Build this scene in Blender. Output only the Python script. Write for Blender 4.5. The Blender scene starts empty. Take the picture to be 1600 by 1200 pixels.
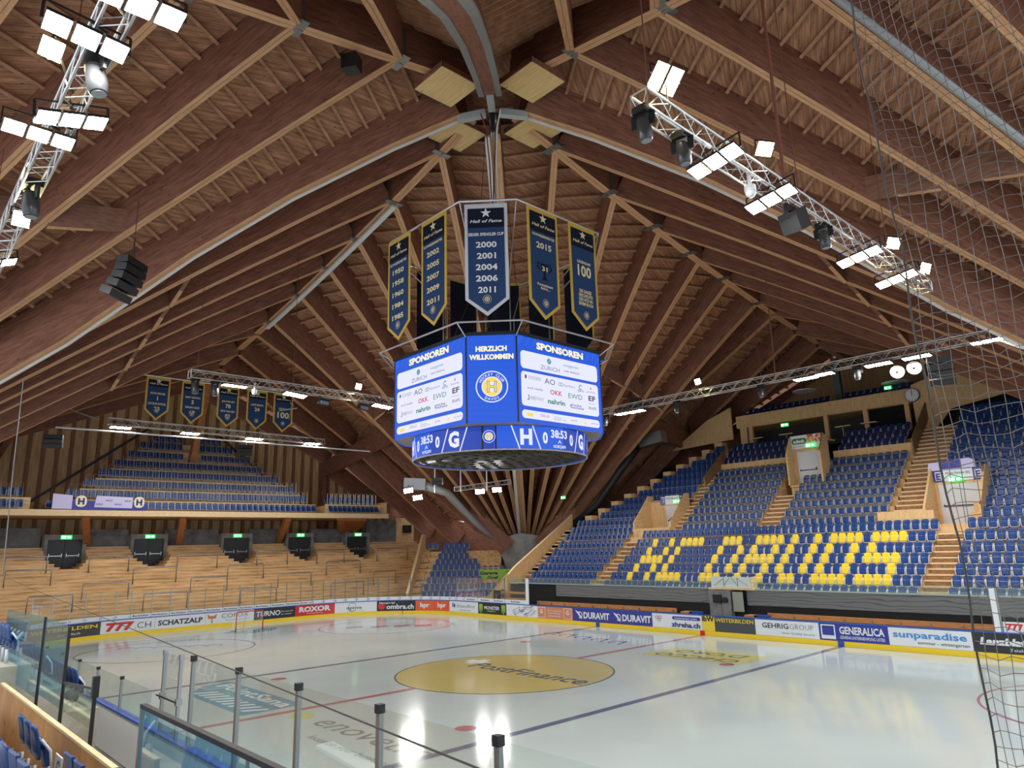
import bpy, math, random
from mathutils import Vector, Matrix
random.seed(7)
S = bpy.context.scene
COL = S.collection

# ------------------------------------------------------------------ camera
CAM = (23.185, -20.703, 5.032)
YAW, PITCH, ROLL, FPX = 2.392892, 0.227565, -0.026611, 1098.718
def make_camera():
    cp, sp, cy, sy = math.cos(PITCH), math.sin(PITCH), math.cos(YAW), math.sin(YAW)
    f = Vector((cp*cy, cp*sy, sp)); r = Vector((sy, -cy, 0)); u = r.cross(f)
    r2 = math.cos(ROLL)*r + math.sin(ROLL)*u; u2 = -math.sin(ROLL)*r + math.cos(ROLL)*u
    m = Matrix((r2, u2, -f)).transposed().to_4x4(); m.translation = Vector(CAM)
    cd = bpy.data.cameras.new('camera'); cd.sensor_width = 36.0; cd.lens = 36.0*FPX/1600
    cd.clip_start = 0.05; cd.clip_end = 400
    co = bpy.data.objects.new('camera', cd); COL.objects.link(co); co.matrix_world = m
    S.camera = co
make_camera()

# ------------------------------------------------------------------ world, exposure
w = bpy.data.worlds.new('world'); S.world = w; w.use_nodes = True
w.node_tree.nodes['Background'].inputs[0].default_value = (0.85, 0.92, 1.0, 1)
w.node_tree.nodes['Background'].inputs[1].default_value = 1.0
S.view_settings.view_transform = 'Standard'; S.view_settings.look = 'None'
S.view_settings.exposure = 0.9; S.view_settings.gamma = 1.0
S.view_settings.use_curve_mapping = False
S.cycles.use_denoising = True
S.cycles.max_bounces = 10; S.cycles.diffuse_bounces = 6; S.cycles.glossy_bounces = 3
S.cycles.transparent_max_bounces = 24; S.cycles.transmission_bounces = 4
S.cycles.sample_clamp_indirect = 6.0
LAMP = 130.0          # radiance of the floodlight panels
WARM = 90.0

# ------------------------------------------------------------------ helpers
WL = {}
def lin(c):
    return tuple((x/255/12.92 if x/255 <= .04045 else ((x/255+.055)/1.055)**2.4) for x in c) + (1.0,)
MATS = {}
def mat(name, rgb, rough=.55, metal=0.0, emit=0.0, spec=.5, coat=0.0):
    if name in MATS: return MATS[name]
    m = bpy.data.materials.new(name); m.use_nodes = True
    b = m.node_tree.nodes['Principled BSDF']
    b.inputs['Base Color'].default_value = lin(rgb); b.inputs['Roughness'].default_value = rough
    b.inputs['Metallic'].default_value = metal; b.inputs['Specular IOR Level'].default_value = spec
    b.inputs['Coat Weight'].default_value = coat
    if emit:
        b.inputs['Emission Color'].default_value = lin(rgb); b.inputs['Emission Strength'].default_value = emit
    MATS[name] = m
    return m
def screen(name, rgb, k=1.0):
    """self lit LED picture colour, hardly any reflection of its own"""
    if name in MATS: return MATS[name]
    m = mat(name, (8, 8, 10), rough=.6)
    b = m.node_tree.nodes['Principled BSDF']
    b.inputs['Emission Color'].default_value = lin(rgb); b.inputs['Emission Strength'].default_value = k
    return m
def wood(name, c1, c2, scale=3.0, stretch=(1, 1, 1), rough=.6, knots=True, planks=None, plank_axis='Y', coord='Object'):
    """grain from stretched noise; planks=(width) adds board joints across one axis"""
    if name in MATS: return MATS[name]
    m = bpy.data.materials.new(name); m.use_nodes = True; nt = m.node_tree; N = nt.nodes; Lk = nt.links
    b = N['Principled BSDF']; b.inputs['Roughness'].default_value = rough; b.inputs['Specular IOR Level'].default_value = .3
    tc = N.new('ShaderNodeTexCoord'); mp = N.new('ShaderNodeMapping'); mp.inputs['Scale'].default_value = stretch
    Lk.new(tc.outputs[coord], mp.inputs[0])
    no = N.new('ShaderNodeTexNoise'); no.inputs['Scale'].default_value = scale; no.inputs['Detail'].default_value = 5
    no.inputs['Roughness'].default_value = .62
    Lk.new(mp.outputs[0], no.inputs['Vector'])
    cr = N.new('ShaderNodeValToRGB'); cr.color_ramp.elements[0].position = .33; cr.color_ramp.elements[1].position = .68
    cr.color_ramp.elements[0].color = lin(c1); cr.color_ramp.elements[1].color = lin(c2)
    Lk.new(no.outputs['Fac'], cr.inputs[0]); last = cr.outputs[0]
    def mult(fac, col):
        nonlocal last
        mx = N.new('ShaderNodeMix'); mx.data_type = 'RGBA'; mx.blend_type = 'MULTIPLY'
        Lk.new(fac, mx.inputs[0]); Lk.new(last, mx.inputs[6]); mx.inputs[7].default_value = col; last = mx.outputs[2]
    if knots:
        vo = N.new('ShaderNodeTexVoronoi'); vo.inputs['Scale'].default_value = 1.5
        mp2 = N.new('ShaderNodeMapping'); mp2.inputs['Scale'].default_value = tuple(max(.6, s**.5) for s in stretch)
        Lk.new(tc.outputs[coord], mp2.inputs[0]); Lk.new(mp2.outputs[0], vo.inputs['Vector'])
        kr = N.new('ShaderNodeValToRGB'); kr.color_ramp.elements[0].position = .05; kr.color_ramp.elements[1].position = .1
        kr.color_ramp.elements[0].color = (1, 1, 1, 1); kr.color_ramp.elements[1].color = (0, 0, 0, 1)
        Lk.new(vo.outputs['Distance'], kr.inputs[0]); mult(kr.outputs[0], (.3, .26, .24, 1))
    if planks:
        sp = N.new('ShaderNodeSeparateXYZ'); Lk.new(tc.outputs[coord], sp.inputs[0])
        d = N.new('ShaderNodeMath'); d.operation = 'DIVIDE'; Lk.new(sp.outputs[plank_axis], d.inputs[0]); d.inputs[1].default_value = planks
        fr = N.new('ShaderNodeMath'); fr.operation = 'FRACT'; Lk.new(d.outputs[0], fr.inputs[0])
        lt = N.new('ShaderNodeMath'); lt.operation = 'LESS_THAN'; Lk.new(fr.outputs[0], lt.inputs[0]); lt.inputs[1].default_value = .07
        mult(lt.outputs[0], (.35, .3, .27, 1))
        fl = N.new('ShaderNodeMath'); fl.operation = 'FLOOR'; Lk.new(d.outputs[0], fl.inputs[0])
        wn = N.new('ShaderNodeTexWhiteNoise'); wn.noise_dimensions = '1D'; Lk.new(fl.outputs[0], wn.inputs['W'])
        mm = N.new('ShaderNodeMath'); mm.operation = 'MULTIPLY'; Lk.new(wn.outputs['Value'], mm.inputs[0]); mm.inputs[1].default_value = .55
        mult(mm.outputs[0], (.62, .56, .52, 1))
    Lk.new(last, b.inputs['Base Color'])
    MATS[name] = m
    return m
def glass(name, tint, refl=.06, rough=.02, dens=0.0):
    if name in MATS: return MATS[name]
    m = bpy.data.materials.new(name); m.use_nodes = True; nt = m.node_tree; N = nt.nodes; Lk = nt.links
    N.remove(N['Principled BSDF'])
    tr = N.new('ShaderNodeBsdfTransparent'); tr.inputs[0].default_value = tint
    gl = N.new('ShaderNodeBsdfGlossy'); gl.inputs['Roughness'].default_value = rough; gl.inputs[0].default_value = (.9, .95, .95, 1)
    fr = N.new('ShaderNodeFresnel'); fr.inputs['IOR'].default_value = 1.3
    sc = N.new('ShaderNodeMath'); sc.operation = 'MULTIPLY'; sc.inputs[1].default_value = .3; Lk.new(fr.outputs[0], sc.inputs[0])
    mx = N.new('ShaderNodeMixShader'); Lk.new(sc.outputs[0], mx.inputs[0]); Lk.new(tr.outputs[0], mx.inputs[1]); Lk.new(gl.outputs[0], mx.inputs[2])
    out = mx.outputs[0]
    if dens:
        df = N.new('ShaderNodeBsdfDiffuse'); df.inputs[0].default_value = (.8, .85, .85, 1)
        m2 = N.new('ShaderNodeMixShader'); m2.inputs[0].default_value = dens; Lk.new(out, m2.inputs[1]); Lk.new(df.outputs[0], m2.inputs[2]); out = m2.outputs[0]
    Lk.new(out, N['Material Output'].inputs[0])
    MATS[name] = m
    return m

class MB:
    """collects faces in world coordinates; build() links them as ONE mesh object"""
    def __init__(s): s.v = []; s.f = []; s.m = []
    def add(s, vs, fs, mi=0):
        o = len(s.v); s.v += [tuple(x) for x in vs]; s.f += [tuple(i+o for i in f) for f in fs]; s.m += [mi]*len(fs); return s
    def box(s, c, d, rot=None, mi=0):
        hx, hy, hz = d[0]/2, d[1]/2, d[2]/2
        vs = [Vector((x, y, z)) for x in (-hx, hx) for y in (-hy, hy) for z in (-hz, hz)]
        if rot is not None: vs = [rot @ q for q in vs]
        c = Vector(c)
        return s.add([q+c for q in vs], [(0, 1, 3, 2), (4, 6, 7, 5), (0, 4, 5, 1), (2, 3, 7, 6), (0, 2, 6, 4), (1, 5, 7, 3)], mi)
    def span(s, x0, x1, y0, y1, z0, z1, mi=0):
        return s.box(((x0+x1)/2, (y0+y1)/2, (z0+z1)/2), (abs(x1-x0), abs(y1-y0), abs(z1-z0)), None, mi)
    def bar(s, a, b, w, h, up=(0, 0, 1), mi=0):
        """rectangular bar from a to b; w across, h along up"""
        a, b = Vector(a), Vector(b); d = (b-a).normalized(); up = Vector(up)
        r = d.cross(up)
        if r.length < 1e-5: r = d.cross(Vector((1, 0, 0)))
        r.normalize(); u = r.cross(d).normalized()
        vs = [p + r*x*w/2 + u*y*h/2 for p in (a, b) for x, y in ((-1, -1), (1, -1), (1, 1), (-1, 1))]
        return s.add(vs, [(3, 2, 1, 0), (4, 5, 6, 7), (0, 1, 5, 4), (1, 2, 6, 5), (2, 3, 7, 6), (3, 0, 4, 7)], mi)
    def tube(s, pts, r, n=6, mi=0, closed=False):
        pts = [Vector(p) for p in pts]; k = len(pts); vs = []; fs = []
        for i, p in enumerate(pts):
            a = pts[i-1] if (i or closed) else pts[i]; b = pts[(i+1) % k] if (i < k-1 or closed) else pts[i]
            d = (b-a).normalized(); q = d.cross(Vector((0, 0, 1)))
            if q.length < 1e-3: q = d.cross(Vector((1, 0, 0)))
            q.normalize(); t = d.cross(q)
            rr = r[i] if isinstance(r, (list, tuple)) else r
            for j in range(n):
                an = 2*math.pi*j/n; vs.append(p + (q*math.cos(an)+t*math.sin(an))*rr)
        for i in range(k if closed else k-1):
            for j in range(n):
                a0 = i*n+j; a1 = i*n+(j+1) % n; b0 = ((i+1) % k)*n+j; b1 = ((i+1) % k)*n+(j+1) % n
                fs.append((a0, a1, b1, b0))
        if not closed: fs += [tuple(range(n))[::-1], tuple(range((k-1)*n, k*n))]
        return s.add(vs, fs, mi)
    def cyl(s, c, r, h, axis=(0, 0, 1), n=16, mi=0, r2=None):
        c = Vector(c); d = Vector(axis).normalized()
        return s.tube([c-d*h/2, c+d*h/2], [r, r if r2 is None else r2], n, mi)
    def poly(s, pts, mi=0): return s.add(pts, [tuple(range(len(pts)))], mi)
    def slab(s, pts, off, mi=0):
        """polygon pts thickened by the vector off"""
        n = len(pts); off = Vector(off); a = [Vector(p) for p in pts]; b = [p+off for p in a]
        fs = [tuple(range(n))[::-1], tuple(range(n, 2*n))] + [(i, (i+1) % n, n+(i+1) % n, n+i) for i in range(n)]
        return s.add(a+b, fs, mi)
    def sphere(s, c, r, n=10, mi=0, sz=(1, 1, 1)):
        vs = []; fs = []; m = n//2+1
        for i in range(m+1):
            t = math.pi*i/m
            for j in range(n):
                a = 2*math.pi*j/n; vs.append((c[0]+r*sz[0]*math.sin(t)*math.cos(a), c[1]+r*sz[1]*math.sin(t)*math.sin(a), c[2]+r*sz[2]*math.cos(t)))
        for i in range(m):
            for j in range(n): fs.append((i*n+j, (i+1)*n+j, (i+1)*n+(j+1) % n, i*n+(j+1) % n))
        return s.add(vs, fs, mi)
    def build(s, name, mats, parent=None, smooth=False, origin=None):
        if not isinstance(mats, (list, tuple)): mats = [mats]
        me = bpy.data.meshes.new(name)
        if parent is not None: pw = WL[parent.name]
        elif origin is not None: pw = Vector(origin)
        else:
            xs = s.v; n = max(1, len(xs))
            lo = [min(q[i] for q in xs) for i in range(3)]; hi = [max(q[i] for q in xs) for i in range(3)]
            pw = Vector(((lo[0]+hi[0])/2, (lo[1]+hi[1])/2, lo[2]))
        me.from_pydata([(q[0]-pw[0], q[1]-pw[1], q[2]-pw[2]) for q in s.v], [], s.f)
        for m in mats: me.materials.append(m)
        if len(mats) > 1: me.polygons.foreach_set('material_index', s.m)
        if smooth: me.polygons.foreach_set('use_smooth', [True]*len(s.f))
        me.update()
        o = bpy.data.objects.new(name, me); COL.objects.link(o)
        if parent is not None: o.parent = parent
        else: o.location = pw
        WL[o.name] = Vector(pw)
        return o
def thing(name, label, cat, loc, group=None):
    o = bpy.data.objects.new(name, None); COL.objects.link(o); o.location = loc; o.empty_display_size = .2
    WL[o.name] = Vector(loc); return tag(o, label, cat, group)
def tag(o, label, cat, group=None):
    o['label'] = label; o['category'] = cat
    if group: o['group'] = group
    return o
def struct(o): o['kind'] = 'structure'; return o
ONES = 'zeroth first second third fourth fifth sixth seventh eighth ninth tenth eleventh twelfth thirteenth fourteenth fifteenth sixteenth seventeenth eighteenth nineteenth'.split()
TENS = {2: 'twent', 3: 'thirt', 4: 'fort', 5: 'fift', 6: 'sixt'}
def nth(n):
    if n < 20: return ONES[n]
    t, o = divmod(n, 10)
    return TENS[t] + ('ieth' if o == 0 else 'y-' + ONES[o])

_TX = {}
def text2d(s, bold=0.0, shear=0.0, space=1.0):
    """flat letters; returns verts (x, y) with cap height about .7 of size 1, faces, width"""
    k = (s, bold, shear, space)
    if k in _TX: return _TX[k]
    cu = bpy.data.curves.new('letters', 'FONT'); cu.body = s; cu.size = 1; cu.resolution_u = 2; cu.shear = shear
    cu.offset = bold; cu.space_character = space; cu.dimensions = '2D'; cu.fill_mode = 'BOTH'
    ob = bpy.data.objects.new('letters', cu); me = ob.to_mesh()
    vs = [(q.co.x, q.co.y) for q in me.vertices]; fs = [tuple(p.vertices) for p in me.polygons]
    ob.to_mesh_clear(); bpy.data.objects.remove(ob); bpy.data.curves.remove(cu)
    x0 = min((q[0] for q in vs), default=0); x1 = max((q[0] for q in vs), default=1)
    _TX[k] = ([(a-x0, b) for a, b in vs], fs, x1-x0)
    return _TX[k]
def put_text(mb, s, place, x, y, h, w=None, mi=0, bold=0.0, shear=0.0, align='c', space=1.0):
    """place(u, v)->3D; cap height h; squeezed or widened to w if given; (x, y) is the middle (or left end) of the baseline"""
    if not s.strip(): return
    vs, fs, W0 = text2d(s, bold, shear, space)
    k = h/.7; kx = k if w is None else w/W0
    wd = W0*kx; ox = x - (wd/2 if align == 'c' else (wd if align == 'r' else 0))
    mb.add([place(ox+a*kx, y+b*k) for a, b in vs], fs, mi)
def ring2d(cx, cy, r0, r1, a0=0, a1=2*math.pi, n=32):
    vs = []; fs = []
    for i in range(n+1):
        a = a0+(a1-a0)*i/n
        vs += [(cx+r0*math.cos(a), cy+r0*math.sin(a)), (cx+r1*math.cos(a), cy+r1*math.sin(a))]
    for i in range(n): fs.append((2*i, 2*i+1, 2*i+3, 2*i+2))
    return vs, fs
def put2d(mb, vf, place, mi=0): mb.add([place(a, b) for a, b in vf[0]], vf[1], mi)
def disc2d(cx, cy, r, n=32): return [(cx+r*math.cos(2*math.pi*i/n), cy+r*math.sin(2*math.pi*i/n)) for i in range(n)], [tuple(range(n))]
def rect2d(x0, y0, x1, y1): return [(x0, y0), (x1, y0), (x1, y1), (x0, y1)], [(0, 1, 2, 3)]
def round2d(x0, y0, x1, y1, r, n=5):
    vs = []
    for cx, cy, a in ((x1-r, y0+r, -90), (x1-r, y1-r, 0), (x0+r, y1-r, 90), (x0+r, y0+r, 180)):
        for i in range(n+1):
            t = math.radians(a+90*i/n); vs.append((cx+r*math.cos(t), cy+r*math.sin(t)))
    return vs, [tuple(range(len(vs)))]
def star2d(cx, cy, r):
    vs = [(cx, cy)] + [(cx+(r if i % 2 == 0 else r*.4)*math.sin(math.pi*i/5), cy+(r if i % 2 == 0 else r*.4)*math.cos(math.pi*i/5)) for i in range(10)]
    return vs, [(0, i, i % 10+1) for i in range(1, 11)]
def arc_text(mb, s, place, cx, cy, r, h, a_mid, step, mi=0, inward=False, bold=.02):
    n = len(s)
    for i, ch in enumerate(s):
        if ch == ' ': continue
        a = a_mid + ((n-1)/2-i)*step*(-1 if inward else 1)
        vs, fs, W0 = text2d(ch, bold); k = h/.7
        rot = a-math.pi/2 + (math.pi if inward else 0); c, q = math.cos(rot), math.sin(rot)
        bx, by = cx+r*math.cos(a), cy+r*math.sin(a)
        mb.add([place(bx+((u-W0/2)*c-v*q)*k, by+((u-W0/2)*q+v*c)*k) for u, v in vs], fs, mi)
def crest(mb, place, cx, cy, R, white, yellow, blue, letters=True):
    """round club badge: white rim, blue ring with words, yellow D and H ; material indices"""
    put2d(mb, disc2d(cx, cy, R, 40), lambda a, b: place(a, b, 0), white)
    put2d(mb, disc2d(cx, cy, R*.93, 40), lambda a, b: place(a, b, 1), blue)
    put2d(mb, ring2d(cx, cy, R*.90, R*.66), lambda a, b: place(a, b, 2), blue)
    put2d(mb, disc2d(cx, cy, R*.64, 36), lambda a, b: place(a, b, 2), white)
    put2d(mb, ring2d(cx, cy, R*.34, R*.56), lambda a, b: place(a, b, 3), yellow)
    for x0, y0, x1, y1 in ((-.30, -.36, -.14, .36), (.14, -.36, .30, .36), (-.2, -.08, .2, .08)):
        put2d(mb, rect2d(cx+x0*R, cy+y0*R, cx+x1*R, cy+y1*R), lambda a, b: place(a, b, 4), blue)
        put2d(mb, rect2d(cx+x0*R+.03*R, cy+y0*R+.03*R, cx+x1*R-.03*R, cy+y1*R-.03*R), lambda a, b: place(a, b, 5), yellow)
    put2d(mb, rect2d(cx-.08*R, cy+.3*R, cx+.08*R, cy+.62*R), lambda a, b: place(a, b, 3), yellow)
    if letters:
        arc_text(mb, 'HOCKEY CLUB', lambda a, b: place(a, b, 4), cx, cy, R*.70, R*.16, math.pi/2, .22, white)
        arc_text(mb, 'DAVOS', lambda a, b: place(a, b, 4), cx, cy, R*.86, R*.16, -math.pi/2, .24, white, True)
# ------------------------------------------------------------------ shared materials
M_STEEL = mat('galvanised steel', (150, 152, 152), .35, .8)
M_ALU = mat('aluminium', (205, 205, 205), .3, .75)
M_BLACK = mat('black plastic', (18, 18, 20), .5)
M_DARK = mat('dark metal', (38, 38, 40), .5, .3)
M_WHITE = mat('white paint', (228, 230, 232), .4)
M_BLUE = mat('blue rail', (38, 82, 170), .35)
M_YELLOW = mat('kick plate yellow', (240, 205, 40), .35)
M_RED = mat('goal red', (190, 40, 40), .4)
M_CONC = None
def concrete(name, a, b, sc=2.0):
    m = wood(name, a, b, sc, (1, 1, 1), .8, knots=False); return m
M_CONC = concrete('concrete', (108, 110, 110), (142, 143, 140))
M_FLOOR = concrete('concrete floor', (86, 86, 84), (118, 117, 112), .8)
W_TAN = wood('spruce boards', (196, 154, 102), (230, 192, 140), 2.2, (6, .5, 6), .6)
W_PANEL = wood('spruce panel', (204, 164, 112), (230, 194, 144), 2.5, (5, 5, .6), .55)
W_PANELX = wood('spruce panel lying', (204, 164, 112), (230, 194, 144), 2.5, (.6, .6, 6), .55)
W_TRIM = wood('pale trim wood', (214, 184, 140), (232, 208, 168), 3, (1, 1, 5), .5, knots=False)

# ------------------------------------------------------------------ ice
HW, HE, HR = 14.75, 29.9, 8.5
SL0 = HW-HR; SA = HR*math.pi/2
def rim(s):
    sg = 1 if s >= 0 else -1; t = abs(s)
    if t <= SL0: x, y, nx, ny = -HE, t, 1, 0
    elif t <= SL0+SA:
        a = (t-SL0)/HR; x = -(HE-HR)-HR*math.cos(a); y = SL0+HR*math.sin(a); nx, ny = math.cos(a), -math.sin(a)
    else: x, y, nx, ny = -(HE-HR)+(t-SL0-SA), HW, 0, -1
    return x, sg*y, nx, sg*ny
def rim_at(s, off, z):
    x, y, nx, ny = rim(s); return (x+nx*off, y+ny*off, z)
def rim_steps(s0, s1, mx=.55):
    n = max(1, int(math.ceil(abs(s1-s0)/mx))); return [s0+(s1-s0)*i/n for i in range(n+1)]
def strip(mb, s0, s1, o0, o1, z0, z1, mi=0, mx=.55):
    ss = rim_steps(s0, s1, mx); vs = []; fs = []
    for q in ss: vs += [rim_at(q, o0, z0), rim_at(q, o0, z1), rim_at(q, o1, z1), rim_at(q, o1, z0)]
    for i in range(len(ss)-1):
        a = 4*i
        for j in range(4): fs.append((a+j, a+(j+1) % 4, a+4+(j+1) % 4, a+4+j))
    n = len(vs); fs += [(3, 2, 1, 0), (n-4, n-3, n-2, n-1)]
    mb.add(vs, fs, mi)

def ice_mat(name, rgb, rgb2=None):
    m = bpy.data.materials.new(name); m.use_nodes = True; nt = m.node_tree; N = nt.nodes; Lk = nt.links
    b = N['Principled BSDF']; b.inputs['Roughness'].default_value = .11; b.inputs['IOR'].default_value = 1.33
    b.inputs['Specular IOR Level'].default_value = .32
    tc = N.new('ShaderNodeTexCoord')
    no = N.new('ShaderNodeTexNoise'); no.inputs['Scale'].default_value = .22; no.inputs['Detail'].default_value = 3
    Lk.new(tc.outputs['Object'], no.inputs['Vector'])
    cr = N.new('ShaderNodeValToRGB'); c = lin(rgb); c2 = lin(rgb2 or tuple(int(x*.955) for x in rgb))
    cr.color_ramp.elements[0].color = c2; cr.color_ramp.elements[1].color = c
    cr.color_ramp.elements[0].position = .35; cr.color_ramp.elements[1].position = .65
    Lk.new(no.outputs['Fac'], cr.inputs[0])
    # skate scratches
    mp = N.new('ShaderNodeMapping'); mp.inputs['Scale'].default_value = (.5, 7, 1); mp.inputs['Rotation'].default_value = (0, 0, .5)
    Lk.new(tc.outputs['Object'], mp.inputs[0])
    n2 = N.new('ShaderNodeTexNoise'); n2.inputs['Scale'].default_value = 2.2; n2.inputs['Detail'].default_value = 4; Lk.new(mp.outputs[0], n2.inputs['Vector'])
    r2 = N.new('ShaderNodeValToRGB'); r2.color_ramp.elements[0].position = .70; r2.color_ramp.elements[1].position = .74
    Lk.new(n2.outputs['Fac'], r2.inputs[0])
    mx = N.new('ShaderNodeMix'); mx.data_type = 'RGBA'; Lk.new(r2.outputs[0], mx.inputs[0]); Lk.new(cr.outputs[0], mx.inputs[6]); mx.inputs[7].default_value = lin(tuple(min(255, x+14) for x in rgb))
    Lk.new(mx.outputs[2], b.inputs['Base Color'])
    bp = N.new('ShaderNodeBump'); bp.inputs['Strength'].default_value = .012; bp.inputs['Distance'].default_value = .02
    n3 = N.new('ShaderNodeTexNoise'); n3.inputs['Scale'].default_value = 3.0; n3.inputs['Detail'].default_value = 2
    Lk.new(tc.outputs['Object'], n3.inputs['Vector']); Lk.new(n3.outputs['Fac'], bp.inputs['Height']); Lk.new(bp.outputs[0], b.inputs['Normal'])
    MATS[name] = m
    return m
I_WHITE = ice_mat('ice', (184, 194, 193))
I_BLUE = ice_mat('ice over blue paint', (100, 104, 130)); I_RED = ice_mat('ice over red paint', (172, 106, 116))
I_YEL = ice_mat('ice over yellow paint', (192, 176, 112)); I_NAVY = ice_mat('ice over navy paint', (84, 98, 112))
I_CYAN = ice_mat('ice over light blue paint', (104, 146, 168)); I_GREY = ice_mat('ice over grey paint', (122, 130, 124))
I_GREEN = ice_mat('ice over green paint', (186, 194, 120)); I_PALE = ice_mat('ice over white paint', (224, 230, 228))
I_LEM = ice_mat('ice over lemon paint', (196, 190, 116))

mb = MB(); out = [rim_at(q, 0, 0) for q in rim_steps(-61, 61, .4)] + [(HE-HR+HR*math.sin(a), HW-HR+HR*math.cos(a), 0) for a in (.3, .6, .9, 1.2, 1.57)] + [(HE-HR+HR*math.sin(a), -(HW-HR)-HR*math.cos(a), 0) for a in (1.57, 1.2, .9, .6, .3)]
mb.slab([(x, y, 0) for x, y, z in out], (0, 0, -.06))
ice = struct(mb.build('ice_surface', I_WHITE, origin=(0, 0, 0)))
ZI = .004
def ice_part(name, fill, m, z=ZI):
    b = MB(); fill(b, lambda x, y: (x, y, z)); return b.build(name, m, ice)
BL = 7.6
for x, nm in ((-BL, 'far'), (BL, 'near')):
    ice_part('blue_line', lambda b, P: put2d(b, rect2d(x-.15, -HW+.02, x+.15, HW-.02), P), I_BLUE)
def red_line(b, P):
    put2d(b, rect2d(-.15, -HW+.02, .15, -4.55), P); put2d(b, rect2d(-.15, 4.55, .15, HW-.02), P)
ice_part('centre_line', red_line, I_RED)
ice_part('centre_circle', lambda b, P: put2d(b, disc2d(0, 0, 4.5, 72), P), I_YEL)
ice_part('circle_rim', lambda b, P: put2d(b, ring2d(0, 0, 4.46, 4.53, n=72), P), I_NAVY, ZI+.002)
def pf(b, P):
    put_text(b, 'PostFinance', P, .95, -.1, 1.05, 6.6, bold=.012)
ice_part('ice_lettering', pf, I_NAVY, ZI+.004)
def cross(b, P):
    put2d(b, rect2d(-3.6, .75, -3.2, 1.25), P); put2d(b, rect2d(-2.7, .75, -2.3, 1.25), P); put2d(b, rect2d(-3.2, .4, -2.7, 1.6), P)
ice_part('white_cross', cross, I_PALE, ZI+.003)
GX = -25.87
def goal_line(b, P): put2d(b, rect2d(GX-.03, -13.6, GX+.03, 13.6), P)
ice_part('goal_line', goal_line, I_RED)
def crease(b, P): put2d(b, ([(GX, 0)] + [(GX+1.8*math.cos(a), 1.8*math.sin(a)) for a in [math.radians(-90+10*i) for i in range(19)]], [tuple(range(20))]), P)
ice_part('goal_crease', crease, I_CYAN)
for gx, gy, m in ((GX+6, 7, I_RED), (GX+6, -7, I_NAVY), (-GX-6, 7, I_RED), (-GX-6, -7, I_RED)):
    ice_part('face_off_circle', lambda b, P: put2d(b, ring2d(gx, gy, 4.42, 4.5, n=64), P), m)
for gx in (-BL+1.5, BL-1.5):
    for gy in (7, -7): ice_part('face_off_spot', lambda b, P: put2d(b, disc2d(gx, gy, .32, 24), P), I_RED)
def eno(b, P): put_text(b, 'enovetic', P, 4.75, -9.75, .95, 5.4, bold=0, shear=.12); put_text(b, 'focus on your business', P, 5.45, -10.6, .3, 4.0)
ice_part('ice_lettering', eno, I_GREY)
ice_part('green_dot', lambda b, P: put2d(b, ([(.85+.5*math.cos(t), -9.42+.36*math.sin(t)) for t in [i*math.pi/12 for i in range(24)]], [tuple(range(24))]), P), I_GREEN)
def psq(b, P):
    put2d(b, ([(-7.2, -8.6), (-7.0, -9.7), (-5.6, -10.75), (-.6, -10.75), (-.7, -8.6)], [(0, 1, 2, 3, 4)]), P)
ice_part('blue_panel', psq, I_CYAN)
def pst(b, P):
    put_text(b, 'PointSana', P, -3.7, -9.35, .62, 5.8, bold=.02)
    for i in range(9): put2d(b, ([(-5.8+i*.55, -10.5), (-5.55+i*.55, -10.5), (-5.15+i*.55, -9.75), (-5.4+i*.55, -9.75)], [(0, 1, 2, 3)]), P)
ice_part('ice_lettering', pst, I_PALE, ZI+.003)
ice_part('yellow_panel', lambda b, P: put2d(b, rect2d(1.5, 7.2, 6.5, 9.9), P), I_LEM)
def chi(b, P):
    Q = lambda x, y: P(4.0-(x-4.0), 8.5-(y-8.5))
    put_text(b, 'CHICCO', Q, 4.0, 8.75, .75, 4.2, bold=.01, shear=.2); put_text(b, "D'ORO", Q, 4.0, 7.5, .75, 3.6, bold=.01, shear=.2)
ice_part('ice_lettering', chi, I_NAVY, ZI+.003)
def marks(b, P):
    for i, (x, y) in enumerate(((-21.8, 5.0), (-20.6, 6.2), (-19.6, 7.4), (-18.6, 8.4))):
        put2d(b, ([(x, y), (x+.9, y-.5), (x+1.2, y+.7), (x+.4, y+1.0)], [(0, 1, 2, 3)]), P)
ice_part('red_emblem', marks, I_RED)
def marks2(b, P):
    for i in range(6): put2d(b, ring2d(-22.6+i*.6, -8.4+i*.75, .34, .46, 1, 4.6, 8), P)
ice_part('dark_emblem', marks2, I_GREY)
def marks3(b, P):
    for i in range(5):
        x = -7.6+i*1.4; y = 10.6-i*.22
        put2d(b, ring2d(x, y, .36, .48, .3, 4.2, 10), P); put2d(b, ([(x+.5, y-.6), (x+.62, y-.6), (x+.3, y+.6), (x+.18, y+.6)], [(0, 1, 2, 3)]), P)
ice_part('dark_emblem', marks3, I_NAVY)

mb = MB(); mb.span(-44, 40, -30, 44, -.30, -.08)
struct(mb.build('floor', M_FLOOR, origin=(0, 0, 0)))

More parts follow.
